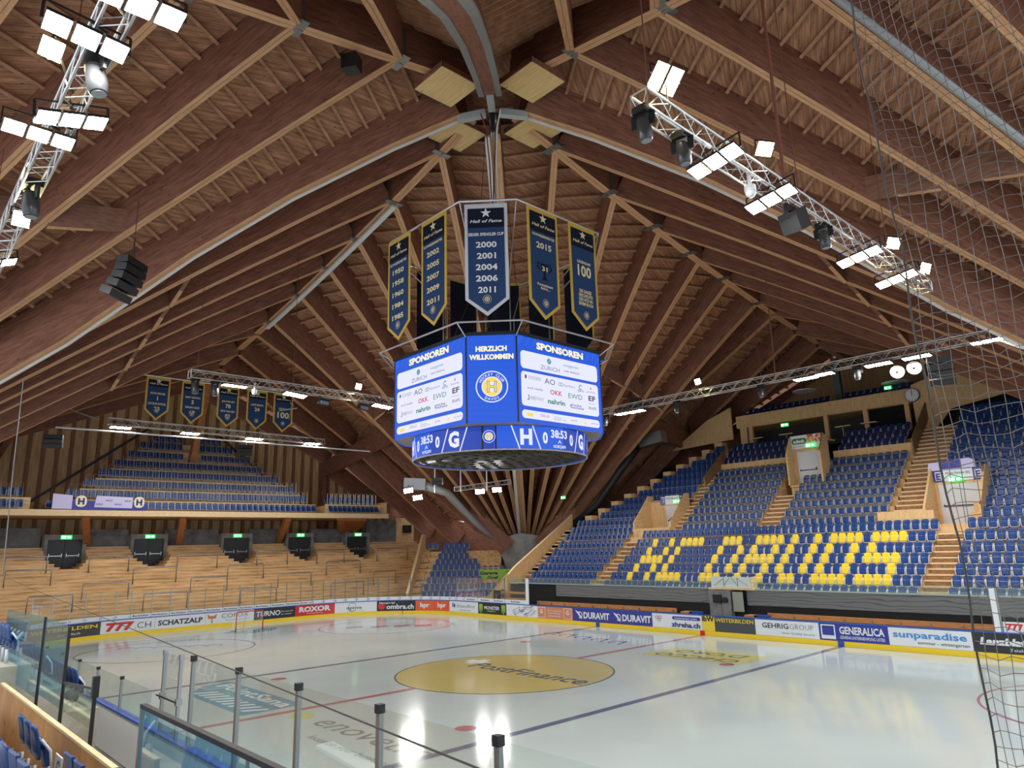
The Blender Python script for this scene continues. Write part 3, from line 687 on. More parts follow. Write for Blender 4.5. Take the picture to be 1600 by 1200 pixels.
# parapets, panels
def panel(name, label, x0, x1, y0, y1, z0, z1, m=W_PANEL, cat='parapet'):
    b = MB(); b.span(x0, x1, y0, y1, z0, z1); return tag(b.build(name, m), label, cat)
b = MB(); prof = [(17.9, .9), (17.9, 2.9), (18.6, 3.45), (25.6, 7.6), (25.6, 6.0), (19.2, 1.6), (18.6, .9)]
b.slab([(-19.45, y, z) for y, z in prof], (.12, 0, 0)); tp = MB(); tp.bar((-19.39, 17.9, 2.95), (-19.39, 18.6, 3.48), .2, .06); tp.bar((-19.39, 18.6, 3.48), (-19.39, 25.6, 7.63), .2, .06)
t = thing('sloping_parapet', 'pale wooden parapet sloping up the stand edge beside the concrete footing', 'parapet', (-19.4, 18, 1)); b.build('panel', W_PANEL, t); tp.build('cap_board', W_TRIM, t)
for k in range(10, 21):                       # stepped edge boxes under the roof
    xl = -16.6+.82*(k-10)
    panel('edge_box', f'small wooden edge box stepping up under the roof beams, {nth(k-9)} from the bottom', xl-1.0, xl-.25, YR(k)-.4, YR(k)+.4, TZ(k)-.7, TZ(k)+.62, W_PANEL, 'edge box')
panel('parapet', 'low wooden parapet in front of the first doorway of the long stand', -11.3, -7.9, 23.66, 23.78, 5.4, 6.15)
panel('parapet', 'low wooden parapet in front of the wide doorway stairs', 6.75, 9.75, 23.66, 23.8, 5.5, 6.45)
panel('parapet', 'long wooden parapet below the press seats, footing side of the fruit sign', -7.7, -1.15, 30.15, 30.27, 10.1, 11.05)
panel('parapet', 'long wooden parapet below the press seats, net side of the fruit sign', 1.95, 7.25, 30.15, 30.27, 10.1, 11.1)
b = MB(); b.slab([(7.2, 29.9, 10.2), (7.2, 29.9, 11.3), (7.2, 33.8, 14.2), (7.2, 33.8, 13.0)], (.1, 0, 0)); tag(b.build('stair_wall', wood('shade toned ply', (120, 92, 62), (150, 118, 82), 2)), 'shade toned brown wooden wall along the upper stairs under the clock', 'stair wall')  # panel wood darkened, the wall's shaded side is put into its colour
b = MB(); b.slab([(-7.15, 27.6, 9.2), (-7.15, 27.6, 10.0), (-7.15, 31.0, 12.4), (-7.15, 31.0, 11.2)], (.1, 0, 0)); tag(b.build('stair_wall', MATS['shade toned ply']), 'shade toned brown wooden wall along the steep stairs before the press seats', 'stair wall')

# doorways (vomitories)
E_GREEN = mat('exit green', (40, 190, 90), .4, emit=1.3); E_WHITE = mat('exit white', (235, 255, 240), .4, emit=1.6)
def exit_sign(x, y, z, nx, ny, label, w=.62, h=.26):
    """green lit sign; (nx, ny) faces the rink"""
    d = Vector((nx, ny, 0)); r = Vector((-ny, nx, 0)); c = Vector((x, y, z))
    t = thing('exit_sign', label, 'exit sign', c, 'exit signs'); b = MB()
    b.bar(c-r*w/2, c+r*w/2, .07, h); b.build('housing', E_GREEN, t)
    P = lambda u, v: tuple(c+r*u+Vector((0, 0, v))+d*.042)
    b = MB(); put2d(b, rect2d(-.26*w/.62, -.08, -.04, .08), P); put2d(b, rect2d(.06, -.05, .14, .05), P)
    b.add([P(.14, -.09), P(.27*w/.62, 0), P(.14, .09)], [(0, 1, 2)]); b.build('pictogram', E_WHITE, t)
    return t
DOORW = mat('white door', (206, 208, 212), .45)
def doorway(x0, x1, y, z0, zt, label, sign_parts, wings, leaves, zs, dp=2.2):
    t = thing('stand_doorway', label, 'doorway', ((x0+x1)/2, y, z0), 'doorways of the long stand')
    b = MB(); b.span(x0, x1, y, y+.1, z0, zt); leaf_ = b.build('door_leaf', DOORW, t)
    b = MB(); b.span(x0+.2, x1-.25, y-.09, y-.05, z0+1.02, z0+1.07); b.span(x1-.3, x1-.26, y-.09, y, z0+1.0, z0+1.2); b.span(x0+.18, x0+.22, y-.09, y, z0+1.0, z0+1.12)
    if leaves > 1: b.span((x0+x1)/2-.01, (x0+x1)/2+.01, y-.02, y, z0, zt)
    b.build('push_bar', M_DARK, leaf_)
    b = MB()
    for xa in wings:
        b.slab([(xa-.06, y-dp, z0), (xa-.06, y-dp, z0+(.95 if dp > 2 else 2.2)), (xa-.06, y-.1, zs), (xa-.06, y+.5, zs), (xa-.06, y+.5, z0)], (.12, 0, 0))
    b.build('side_wall', W_PANELX, t)
    b = MB(); b.span(x0-.02, x1+.02, y-.02, y+.5, zt, zt+.12); b.span(wings[0], wings[1], y-dp+.1, y+.4, z0-.14, z0); b.build('lintel', W_PANEL, t)
    for nm, fn, mats_ in sign_parts:
        b = MB(); fn(b, x0, x1, y); b.build(nm, mats_, t)
    b = MB(); b.tube([(wings[1], y-dp, z0+(1.0 if dp > 2 else 2.3)), (wings[1], y-dp*.55, z0+1.75 if dp > 2 else zs-.6), (wings[1], y-.1, zs+.12)], .025, 6); b.build('handrail', M_DARK, t)
    return t
def sign_E(z0, z1, xa, xb):
    def f(b, x0, x1, y):
        P = lambda u, v, k=0: (u, y-.04-.004*k, v)
        b.span(xa, xb, y-.03, y+.02, z0, z1, 0); h = z1-z0; w = .2*(xb-xa)
        for c in (xa, xb-w):
            put2d(b, rect2d(c, z0, c+w, z1), lambda u, v: P(u, v, 0), 1)
            put2d(b, rect2d(c+.18*w, z0+.12*h, c+.82*w, z1-.12*h), lambda u, v: P(u, v, 1), 0)
            put_text(b, 'E', lambda u, v: P(u, v, 2), c+w/2, z0+.2*h, .55*h, None, 1, .05)
        put_text(b, 'Wohn Partner AG', lambda u, v: P(u, v, 1), (xa+xb)/2, z1-.42*h, .24*h, (xb-xa)*.5, 2)
    return f
doorway(-9.75, -8.2, 26.0, 5.65, 7.85, 'white doorway under a blue and white sign, nearest the concrete footing', [('door_sign', sign_E(7.95, 8.6, -10.2, -8.0), [A_WHITE, A_PURPLE, A_BLACK])], (-11.3, -7.95), 1, 8.7)
doorway(9.5, 11.75, 26.0, 5.65, 7.95, 'wide white double doorway behind the net under a blue and white sign', [('door_sign', sign_E(8.1, 8.75, 9.35, 11.9), [A_WHITE, A_PURPLE, A_BLACK])], (9.25, 12.0), 2, 8.9)
def sign_fruit(b, x0, x1, y):
    P = lambda u, v, k=0: (u, y-.04-.004*k, v)
    b.span(-.35, 2.05, y-.03, y+.02, 11.35, 12.3, 0)
    put2d(b, round2d(-.25, 11.68, .85, 12.1, .2), lambda u, v: P(u, v, 0), 1)
    put_text(b, 'adank', lambda u, v: P(u, v, 1), .3, 11.78, .22, .85, 0, .05)
    put_text(b, 'Fruechte und Gemuese', lambda u, v: P(u, v, 1), .2, 11.48, .08, .7, 1)
    rnd = random.Random(5)
    for i in range(34): put2d(b, disc2d(.95+rnd.random()*1.05, 11.75+rnd.random()*.5, .06+.05*rnd.random(), 9), lambda u, v: P(u, v, i*.2), 2+i % 3)
doorway(.0, 1.6, 28.6, 8.75, 11.1, 'white doorway in the middle of the upper seats under a fruit sign', [('fruit_sign', sign_fruit, [A_WHITE, mat('ad green', (30, 110, 60), .4), mat('fruit red', (200, 60, 40), .4), mat('fruit yellow', (232, 180, 50), .4), mat('fruit orange', (225, 120, 40), .4)])], (-.35, 2.05), 1, 12.2, .9)
exit_sign(-8.6, 25.85, 8.12, 0, -1, 'green exit sign over the doorway nearest the concrete footing')
exit_sign(10.5, 25.85, 8.18, 0, -1, 'green exit sign over the wide doorway behind the net', .8)
exit_sign(1.15, 28.45, 11.5, 0, -1, 'green exit sign on the fruit sign doorway', .7)
b = MB(); P = lambda u, v: (u, 25.9, v)
b.slab([P(9.1, 8.75), P(11.6, 8.8), P(11.6, 9.2), P(11.3, 9.35), P(9.2, 9.2)], (0, .03, 0), 0); b.slab([(9.75, 25.88, 8.8), (10.9, 25.88, 8.82), (10.9, 25.88, 9.3), (9.75, 25.88, 9.26)], (0, .02, 0), 1)
tag(b.build('fan_banner', [mat('lilac cloth', (196, 190, 226), .6), A_PURPLE]), 'lilac and blue cloth banner draped above the wide doorway sign', 'banner')

# front of the stand
def wavy(name):
    m = bpy.data.materials.new(name); m.use_nodes = True; nt = m.node_tree; N = nt.nodes; Lk = nt.links; b = N['Principled BSDF']
    tc = N.new('ShaderNodeTexCoord'); mp = N.new('ShaderNodeMapping'); mp.inputs['Scale'].default_value = (.35, 1, 1.6); Lk.new(tc.outputs['Object'], mp.inputs[0])
    wv = N.new('ShaderNodeTexWave'); wv.inputs['Scale'].default_value = 1.1; wv.inputs['Distortion'].default_value = 9; wv.inputs['Detail'].default_value = 2; wv.bands_direction = 'Z'
    Lk.new(mp.outputs[0], wv.inputs['Vector'])
    cr = N.new('ShaderNodeValToRGB'); cr.color_ramp.elements[0].color = lin((84, 85, 86)); cr.color_ramp.elements[1].color = lin((124, 126, 126)); cr.color_ramp.elements[0].position = 0; cr.color_ramp.elements[1].position = .16
    Lk.new(wv.outputs['Fac'], cr.inputs[0]); Lk.new(cr.outputs[0], b.inputs['Base Color']); b.inputs['Roughness'].default_value = .3
    MATS[name] = m; return m
M_FILM = wavy('grey film panels')
b = MB(); b.span(-14.2, -1.25, 17.9, 17.96, 1.45, 2.3); b.span(1.1, 23, 17.9, 17.96, 1.40, 2.25); struct(b.build('wall_bench_side', M_FILM))
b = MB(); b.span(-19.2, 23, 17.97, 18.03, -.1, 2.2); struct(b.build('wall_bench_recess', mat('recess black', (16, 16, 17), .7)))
G_EDGE = glass('balustrade glass', (.86, .95, .91, 1), dens=.06)
t = thing('glass_balustrade', 'green edged glass balustrade along the front row of the long stand', 'balustrade', (0, 18, 2.3)); b = MB(); b.span(-19.2, -1.1, 17.86, 17.88, 2.32, 2.72); b.span(1.6, 23, 17.86, 17.88, 2.3, 2.7); b.build('glass', G_EDGE, t)
b = MB(); b.span(-19.2, -1.1, 17.82, 18.1, 2.27, 2.33); b.span(1.6, 23, 17.82, 18.1, 2.24, 2.31); b.build('sill', mat('sill green grey', (160, 172, 164), .4), t)
W_BENCH = wood('bench oak', (176, 118, 66), (204, 146, 90), 3, (.6, 3, 6), .5, knots=False)
for x0, x1, lab in ((-15.6, -3.4, 'long oak team bench on the footing side of the timekeeper box'), (2.6, 13.7, 'long oak team bench on the net side of the timekeeper box')):
    t = thing('team_bench', lab, 'bench', ((x0+x1)/2, 17.2, 0), 'team benches'); n = int((x1-x0)/1.3)
    b = MB(); b.span(x0, x1, 17.28, 17.34, .84, 1.1); b.build('backrest', W_BENCH, t)
    b = MB(); b.span(x0, x1, 16.75, 17.2, .44, .49); b.build('seat', W_BENCH, t)
    for i in range(n+1):
        x = x0+.2+(x1-x0-.4)*i/n; b = MB(); b.span(x-.03, x+.03, 16.85, 17.3, .36, .43); b.span(x-.03, x+.03, 17.22, 17.28, -.08, 1.0); b.span(x-.03, x+.03, 16.85, 16.9, -.08, .4); b.build('leg', M_STEEL, t)
t = thing('timekeeper_box', 'pale grey timekeeper box with a black screen between the benches', 'box', (-.5, 17.6, 0))
b = MB(); b.span(-1.15, .2, 17.5, 18.0, -.08, 2.22); b.build('cabinet', M_CONC, t)
b = MB(); b.span(-.85, -.3, 17.4, 17.5, 1.5, 1.98); b.cyl((-.05, 17.42, 1.68), .16, .2, (0, 1, 0)); b.build('monitor', M_BLACK, t)
b = MB(); b.span(-1.2, -.35, 17.485, 17.5, 1.4, 1.43); b.span(-.37, -.33, 17.485, 17.5, 0, 2.2); b.build('seam', mat('seam grey', (96, 98, 98), .6), t)
panel('hanging_board', 'grey green board hanging beside the timekeeper box', .35, 1.0, 17.6, 17.66, 1.05, 2.15, mat('board grey green', (150, 156, 142), .6), 'board')
t = thing('camera_platform', 'white glazed platform front above the timekeeper box', 'platform', (.25, 18, 2.35))
b = MB(); b.span(-1.05, 1.5, 17.7, 17.74, 2.38, 2.98); b.build('front_panel', mat('frosted panel', (206, 220, 216), .35), t)
b = MB()
for x in (-.2, .7): b.bar((x, 17.68, 2.4), (x, 17.68, 2.96), .02, .02)
b.bar((-.2, 17.68, 2.9), (-.9, 17.68, 2.45), .02, .02); b.bar((.7, 17.68, 2.9), (1.4, 17.68, 2.45), .02, .02); b.bar((-.2, 17.68, 2.5), (.2, 17.68, 2.95), .02, .02); b.bar((.7, 17.68, 2.5), (.3, 17.68, 2.95), .02, .02); b.build('stay', M_STEEL, t)
b = MB(); b.span(1.5, 1.6, 17.7, 18.3, 2.3, 2.98); b.span(-1.2, 1.7, 17.6, 18.4, 2.26, 2.36); b.build('deck', W_TRIM, t)
for x, lab in ((-2.2, 'small oak table with blue top beside the timekeeper box, footing side'), (2.0, 'oak cabinet end beside the timekeeper box, net side')):
    t = thing('bench_table', lab, 'table', (x, 17.0, 0)); b = MB(); b.span(x-.5, x+.3, 16.7, 17.3, .82, .98); b.build('table_top', W_BENCH, t); b = MB(); b.span(x+.1, x+.75, 16.7, 17.2, .9, 1.0); b.build('blue_tray', M_BLUE, t); b = MB(); b.span(x-.4, x-.3, 16.8, 17.2, -.08, .82); b.span(x+.1, x+.2, 16.8, 17.2, -.08, .82); b.build('leg', W_BENCH, t)

# gallery above the upper middle block
b = MB(); b.span(-7.75, 6.2, 34.4, 34.52, 14.5, 15.5); struct(b.build('wall_gallery_front', W_PANEL))
b = MB(); b.span(-7.75, 6.2, 34.5, 37.5, 14.45, 14.62); b.span(-7.75, 6.2, 35.7, 37.5, 14.6, 15.07); struct(b.build('floor_gallery', W_TAN))
b = MB(); b.span(-7.75, 7.2, 33.0, 38, 12.0, 12.3); struct(b.build('floor_lounge', M_DARK))
b = MB(); b.span(-7.75, 6.2, 37.5, 37.7, 12.3, 14.5); struct(b.build('wall_lounge_back', mat('lounge dark', (46, 42, 40), .6)))
b = MB(); b.span(3.0, 5.6, 34.9, 34.93, 12.4, 14.45); tag(b.build('lounge_window', glass('dark lounge glass', (.25, .27, .3, 1), dens=.02)), 'dark glazed window of the lounge beside the clock pillar', 'window')
for i, (x, lab) in enumerate(((-7.4, 'wide wooden post at the footing end of the press lounge'), (-6.6, 'slim wooden post near the footing end of the press lounge'), (-.2, 'wooden post behind the fruit sign in the press lounge'), (2.8, 'wooden post beside the dark lounge window'), (5.7, 'wooden post at the clock end of the lounge'))):
    b = MB(); b.span(x, x+(.6 if i == 0 else .32), 34.3, 34.55, 12.3, 14.5); tag(b.build('lounge_post', W_PANEL), lab, 'post', 'lounge posts')
for i, x in enumerate((-5.6, -3.0, 1.5, 3.4)):
    t = thing('high_table', f'small high table with pale top in the press lounge, {nth(i+1)} from the footing end', 'table', (x, 33.5, 12.3), 'lounge tables'); b = MB(); b.span(x-.55, x+.55, 33.4, 33.75, 13.25, 13.32); b.build('table_top', W_TRIM, t); b = MB(); b.bar((x, 33.55, 12.3), (x, 33.55, 13.25), .06, .06); b.build('leg', M_STEEL, t)
b = MB(); b.slab([(6.3, 34.4, 12.0), (6.3, 34.4, 15.7), (9.6, 34.4, 16.6), (11.8, 34.4, 15.4), (12.4, 34.4, 14.2), (8.6, 34.4, 13.6), (7.4, 34.4, 12.2)], (0, .15, 0)); struct(b.build('wall_clock_side', W_PANEL))
b = MB(); b.slab([(-14.5, 34.4, 13.3), (-10.6, 34.4, 15.6), (-8.2, 34.4, 16.4), (-8.2, 34.4, 13.6)], (0, .15, 0)); struct(b.build('wall_gallery_end', W_PANEL))
t = thing('wall_clock', 'round white wall clock with black hands on the gallery corner', 'clock', (6.35, 34.3, 14.95)); c = (6.35, 34.3, 14.95)
b = MB(); b.cyl(c, .5, .1, (0, 1, 0), 28); b.build('case', M_DARK, t); b = MB(); b.cyl((c[0], 34.25, c[2]), .46, .03, (0, 1, 0), 28); b.build('dial', M_WHITE, t)
b = MB()
for i in range(12):
    a = math.pi*i/6; d = Vector((math.sin(a), 0, math.cos(a))); b.bar(Vector((c[0], 34.228, c[2]))+d*.34, Vector((c[0], 34.228, c[2]))+d*.43, .02, .035, (0, 1, 0))
b.build('hour_mark', M_BLACK, t); b = MB(); b.bar((c[0], 34.225, c[2]-.06), (c[0], 34.225, c[2]+.36), .02, .04, (0, 1, 0)); b.build('minute_hand', M_BLACK, t); b = MB(); b.bar((c[0], 34.22, c[2]-.05), (c[0]+.02, 34.22, c[2]+.24), .02, .055, (0, 1, 0)); b.build('hour_hand', M_BLACK, t)
exit_sign(-3.2, 33.9, 14.1, 0, -1, 'green exit sign under the gallery in the press lounge')
W_WALL = wood('gable planks', (150, 118, 78), (186, 150, 104), 1.6, (5, 5, .4), .65)
b = MB(); b.slab([(-14, 41.5, 6), (-14, 41.5, 14.2), (0, 41.5, 20.5), (14, 41.5, 14.2), (14, 41.5, 6)], (0, .2, 0)); struct(b.build('wall_long_side', W_WALL))
b = MB(); b.bar((-.1, 38.2, 11), (-.1, 37.6, 19.6), .5, .5); tag(b.build('steel_column', mat('grey green steel', (86, 96, 98), .5, .3)), 'dark grey green column under the ridge end behind the gallery', 'column')

b = MB(); b.span(-19, 24, 36.5, 36.7, -.1, 12.1); b.span(7, 24, 36.5, 36.7, 12, 16.5); struct(b.build('wall_stand_back', mat('stand back dark', (52, 46, 40), .7)))
for xa, xb, yb in ((-11.34, -7.95, 28.6), (9.25, 12.0, 28.6), (-.35, 2.05, 30.5)):
    b = MB(); zt = 5.5 if xa != -.35 else 8.6; b.span(xa+.02, xb-.02, 23.3 if xa != -.35 else 27.9, yb, -.1, zt); zz = 8.6 if xa != -.35 else 12.2; b.span(xa, xb, (26.08 if xa != -.35 else 28.68), (26.2 if xa != -.35 else 28.8), zt, zz-.4); b.span(xa, xb, 26.5 if xa != -.35 else 29.1, yb, zz-.35, zz-.25); struct(b.build('wall_doorway', W_PANEL))
# ------------------------------------------------------------------ standing terrace behind the goal
W_TERR = wood('terrace planks', (184, 138, 86), (238, 202, 148), 1.6, (3, .35, 3), .6)
DOORS = [-8.8, -2.97, 4.1, 9.96, 16.0]
NST = 20; RUN = 8.7/NST; RISE = 4.75/NST
def st_z(i): return 1.35+RISE*i
def door_half(z): return 0 if z < 4.3 else min(1.36, .62+.28*math.floor((z-4.3)/RISE))
b = MB()
for i in range(NST):
    x0 = -31.3-RUN*i; z = st_z(i); ye = -13.9-x0; segs = [(-27.0, ye)]
    h = door_half(z)
    if h:
        for c in DOORS:
            ns = []
            for a, e in segs:
                if a < c-h and e > c+h: ns += [(a, c-h), (c+h, e)]
                else: ns.append((a, e))
            segs = ns
    for a, e in segs:
        b.span(x0, -40.0, a, e, z-RISE-.02 if i else -.1, z)
        b.span(x0+.03, x0-.02, a, e, z-.05, z+.004, 1)
struct(b.build('floor_terrace', [W_TERR, W_TRIM], origin=(-35, 0, 0)))
b = MB(); b.span(-40.25, -40.0, -27, -10.3, 4.2, 7.3)
edges = [-10.3, -7.4, -4.35, -1.6, 2.72, 5.48, 8.58, 11.34, 14.6, 17.4]
for a, e in ((-7.4, -4.35), (-1.6, 2.72), (5.48, 8.58), (11.34, 14.6), (17.4, 21.0)): b.span(-40.25, -40.0, a, e, 4.2, 8.0 if a > 17 else 7.2)
struct(b.build('wall_end_concrete', concrete('concrete dark', (92, 94, 94), (124, 126, 125), 1.5)))
M_DOOR = mat('door anthracite', (40, 44, 50), .45)
for i, c in enumerate(DOORS):
    t = thing('double_door', f'dark double door at the top of the standing terrace, {nth(i+1)} from the near side', 'door', (-39.9, c, 4.3), 'terrace doors'); t['kind'] = 'thing'
    b = MB(); b.span(-40.2, -39.2, c-1.38, c-1.14, 4.25, 6.8); b.span(-40.2, -39.2, c+1.14, c+1.38, 4.25, 6.8); b.span(-40.2, -39.2, c-1.14, c+1.14, 6.42, 6.8); b.build('door_frame', M_CONC, t)
    for sgn in (-1, 1):
        b = MB(); b.span(-39.55, -39.45, c+.01*sgn, c+1.14*sgn, 4.28, 6.42); d = b.build('door_leaf', M_DOOR, t)
        b = MB(); b.span(-39.38, -39.33, c+.15*sgn, c+1.0*sgn, 5.22, 5.27); b.span(-39.45, -39.33, c+.13*sgn, c+.18*sgn, 5.15, 5.4); b.span(-39.45, -39.33, c+.95*sgn, c+1.0*sgn, 5.15, 5.4); b.build('push_bar', M_ALU, d)
    b = MB(); b.span(-40.0, -37.0, c-1.36, c+1.36, 4.1, 4.29); b.build('landing', W_TERR, t)
    exit_sign(-39.12, c, 6.6, 1, 0, f'green exit sign over the {nth(i+1)} terrace door from the near side', .72, .3)
BARS = [(-36.46, 4.79, 7.5, 4.15), (-36.41, 10.28, 13.0, 4.12), (-36.46, 16.53, 19.99, 4.15), (-34.69, 1.71, 4.64, 3.17), (-34.64, 10.3, 13.65, 3.14), (-33.16, 5.23, 8.12, 2.33), (-32.88, 14.01, 16.3, 2.17), (-31.42, 1.52, 4.34, 1.37), (-31.55, 9.12, 12.18, 1.44), (-36.36, -7.72, -5.1, 4.09), (-36.51, -12.77, -10.32, 4.17), (-34.92, -12.88, -10.25, 3.3), (-34.72, -5.15, -2.17, 3.19), (-33.06, -8.67, -5.83, 2.27), (-36.17, -1.69, 1.38, 3.99), (-33.18, -1.57, 1.13, 2.34), (-31.98, -11.92, -9.4, 1.67), (-31.58, -5.19, -2.28, 1.45)]
tiers = {}
for x, a, e, z in sorted(BARS, key=lambda q: (q[0] > -35.5, q[0] > -34, q[0] > -32.3, q[1])):
    tier = 'top' if x < -35.5 else 'second' if x < -34 else 'third' if x < -32.3 else 'lowest'
    tiers[tier] = tiers.get(tier, 0)+1
    b = MB(); zz = z-.1; b.tube([(x, a, zz), (x, a, zz+1.08), (x, a+.06, zz+1.16), (x, e-.06, zz+1.16), (x, e, zz+1.08), (x, e, zz)], .045, 8)
    tag(b.build('crush_barrier', M_STEEL, None, True), f'steel crush barrier, {tier} tier of the wooden terrace, {nth(tiers[tier])} from the near side', 'barrier', 'crush barriers')

# slanted side wall between terrace and corner block, corner block itself
R2 = 2**.5
def tD(t, D, z): return ((t-D)/R2, (t+D)/R2, z)
b = MB(); prof = [(30.6, -.1), (30.6, 1.35), (38.4, 6.35), (39.8, 6.35), (39.8, -.1)]
b.slab([tD(-9.95, D, z) for D, z in prof], Vector(tD(.14, 0, 0))); cp = MB(); cp.bar(tD(-9.88, 30.6, 1.38), tD(-9.88, 38.4, 6.38), .22, .06); cp.bar(tD(-9.88, 38.4, 6.38), tD(-9.88, 39.8, 6.38), .22, .06)
t = thing('sloping_parapet', 'pale wooden parapet sloping up between the standing terrace and the corner seats', 'parapet', tD(-9.9, 31, 0)); b.build('panel', W_PANEL, t); cp.build('cap_board', W_TRIM, t)
CT = [1.5, 2.05, 2.58, 3.1, 3.65, 4.1, 4.6, 5.12, 5.6]
CL = [-8.9, -8.85, -8.75, -8.55, -8.45, -8.3, -8.15, -7.95, -9.3]; CR = [-2.9, -2.2, -3.9, -3.9, -3.95, -4.1, -4.9, -5.35, -5.3]
b = MB()
for k in range(9):
    D = 32+.8*k; z = CT[k]-.84; e = -2.2 if k > 4 else -2.3
    for za, zb2, Da in ((-.1, z, D-.45), ):
        q = [tD(-9.8, Da, za), tD(e, Da, za), tD(e, 40, za), tD(-9.8, 40, za)]; b.slab(q, (0, 0, zb2-za))
    if k: b.slab([tD(-9.8, D-.85, z-.45), tD(-9.05, D-.85, z-.45), tD(-9.05, D-.4, z-.45), tD(-9.8, D-.4, z-.45)], (0, 0, .2))
struct(b.build('floor_corner_block', W_TERR))
for k in range(9):
    n = int(round((CR[k]-CL[k])/.5)); 
    for i in range(n):
        tt = CL[k]+(i+.5)*.5
        if k == 8 and i == 2: continue
        blue(tD(tt, 32+.8*k, CT[k]-.84), math.pi/4, f'blue seat of the small corner block, {nth(k+1)} row up, {nth(i+1)} from the terrace', 'blue seats of the corner block')
for i in range(4): blue(tD(-3.6+.5*i, 35.6, 2.55), math.pi/4, f'blue folding seat behind the lime banner in the corner, {nth(i+1)} from the terrace', 'blue seats of the corner block')
b = MB(); b.slab([tD(-9.0, 31.3, -.1), tD(-2.7, 31.3, -.1), tD(-2.7, 31.38, -.1), tD(-9.0, 31.38, -.1)], (0, 0, .95)); struct(b.build('wall_corner_front', mat('corner front red', (158, 44, 48), .5)))
b = MB(); b.slab([tD(-9.0, 31.25, .85), tD(-2.7, 31.25, .85), tD(-2.7, 31.42, .85), tD(-9.0, 31.42, .85)], (0, 0, .1)); struct(b.build('trim_1', W_TRIM))
t = thing('lime_banner', 'lime green banner with black words in front of the corner seats', 'banner', tD(-2.4, 34.9, 2)); b = MB(); b.slab([tD(-4.1, 34.6, 2.15), tD(-.6, 34.6, 2.15), tD(-.6, 34.6, 3.1), tD(-4.1, 34.6, 3.1)], Vector(tD(0, .03, 0))); b.build('cloth', A_GREEN, t)
b = MB(); P = lambda u, v: tD(u, 34.57, v); put_text(b, 'Garage', P, -3.2, 2.66, .28, 1.6, 0, .04); put_text(b, 'Graf', P, -2.85, 2.24, .28, 1.0, 0, .04); put_text(b, 'Rene', P, -3.75, 2.24, .1, .4); put_text(b, 'ONECRAFT', P, -1.2, 2.8, .13, .9); put2d(b, star2d(-1.2, 2.42, .16), P); b.build('lettering', A_BLACK, t)
b = MB(); b.slab([tD(-4.2, 34.63, .3), tD(-.3, 34.63, .3), tD(-.3, 34.72, .3), tD(-4.2, 34.72, .3)], (0, 0, 2.0)); struct(b.build('wall_corner_back', W_PANEL))
t = thing('sloping_parapet', 'low pale wooden parapet sloping down to the players gate in the far corner', 'parapet', (-20.5, 17.8, 0)); b = MB(); b.slab([(-22.6, 17.75, -.1), (-22.6, 17.75, .75), (-21.4, 17.75, 1.35), (-19.4, 17.75, 2.85), (-19.4, 17.75, -.1)], (0, .12, 0)); b.build('panel', W_PANEL, t); b = MB(); b.bar((-22.6, 17.8, .78), (-21.4, 17.8, 1.38), .2, .06); b.bar((-21.4, 17.8, 1.38), (-19.4, 17.8, 2.9), .2, .06); b.build('cap_board', W_TRIM, t)
t = thing('gate_poster', 'black poster board with two small figures beside the far corner gate', 'poster', (-19.9, 17.2, 0)); b = MB(); b.span(-20.3, -19.0, 17.15, 17.2, -.08, 1.75); b.build('board', M_BLACK, t)
b = MB(); P = lambda u, v: (u, 17.145, v)
for c in (-20.0, -19.35): put2d(b, disc2d(c, 1.35, .1, 12), P); put2d(b, rect2d(c-.14, .8, c+.14, 1.22), P)
b.build('picture', mat('poster skin', (150, 96, 84), .6), t)
t = thing('timber_rack', 'rack of three wooden planks beside the far corner gate', 'rack', (-17, 16.6, 0))
for z in (.75, 1.15, 1.6): b = MB(); b.span(-18.6, -15.9, 16.4, 16.5, z, z+.16); b.build('plank', W_BENCH, t)
b = MB(); b.span(-18.6, -18.5, 16.42, 16.6, -.08, 1.9); b.span(-16.0, -15.9, 16.42, 16.6, -.08, 1.9); b.build('upright', M_STEEL, t)
# corner glass screen standing on the small block
t = thing('glass_screen', 'clear glass screen sloping beside the corner seats by the lime banner', 'screen', tD(-2, 33, 1)); b = MB(); b.slab([tD(-.5, 34.6, 2.0), tD(.5, 36.5, 3.2), tD(.5, 36.5, 4.6), tD(-.5, 34.6, 3.6)], Vector(tD(0, .02, 0))); b.build('glass', G_EDGE, t)

# concrete footing of the roof
b = MB()
q = {'n': tD(-.37, 35.6, 6.25), 'l': tD(-2.75, 36.5, 5.75), 'r': tD(2.6, 36.5, 5.85), 'nb': tD(-1.25, 36.3, 3.5), 'lb': tD(-1.9, 37.2, 3.6), 'rb': tD(1.9, 37.0, .0), 'nb0': tD(-.9, 36.3, 0), 'lb0': tD(-1.9, 37.2, 0),
     'bl': tD(-3.0, 42, 5.7), 'br': tD(2.8, 42, 5.75), 'blb': tD(-1.9, 42, 0), 'brb': tD(2.0, 42, 0)}
kk = list(q); ix = {k: i for i, k in enumerate(kk)}
F = [('n', 'nb', 'lb', 'l'), ('n', 'r', 'rb', 'nb0', 'nb'), ('nb', 'nb0', 'lb0', 'lb'), ('l', 'lb', 'lb0', 'blb', 'bl'), ('r', 'br', 'brb', 'rb'), ('n', 'l', 'bl', 'br', 'r'), ('bl', 'blb', 'brb', 'br'), ('nb0', 'rb', 'brb', 'blb', 'lb0')]
b.add([q[k] for k in kk], [tuple(ix[j] for j in f) for f in F]); tag(b.build('concrete_footing', concrete('footing concrete', (150, 152, 150), (182, 183, 180))), 'grey wedge shaped concrete footing where the fan of roof beams lands', 'footing')
t = thing('footing_railing', 'thin black stair railing climbing in front of the concrete footing', 'railing', tD(.5, 36.4, 1)); b = MB()
b.tube([tD(-.7, 36.0, 2.6), tD(-.2, 36.0, 3.6), tD(1.4, 36.0, 5.0)], .03, 6); 
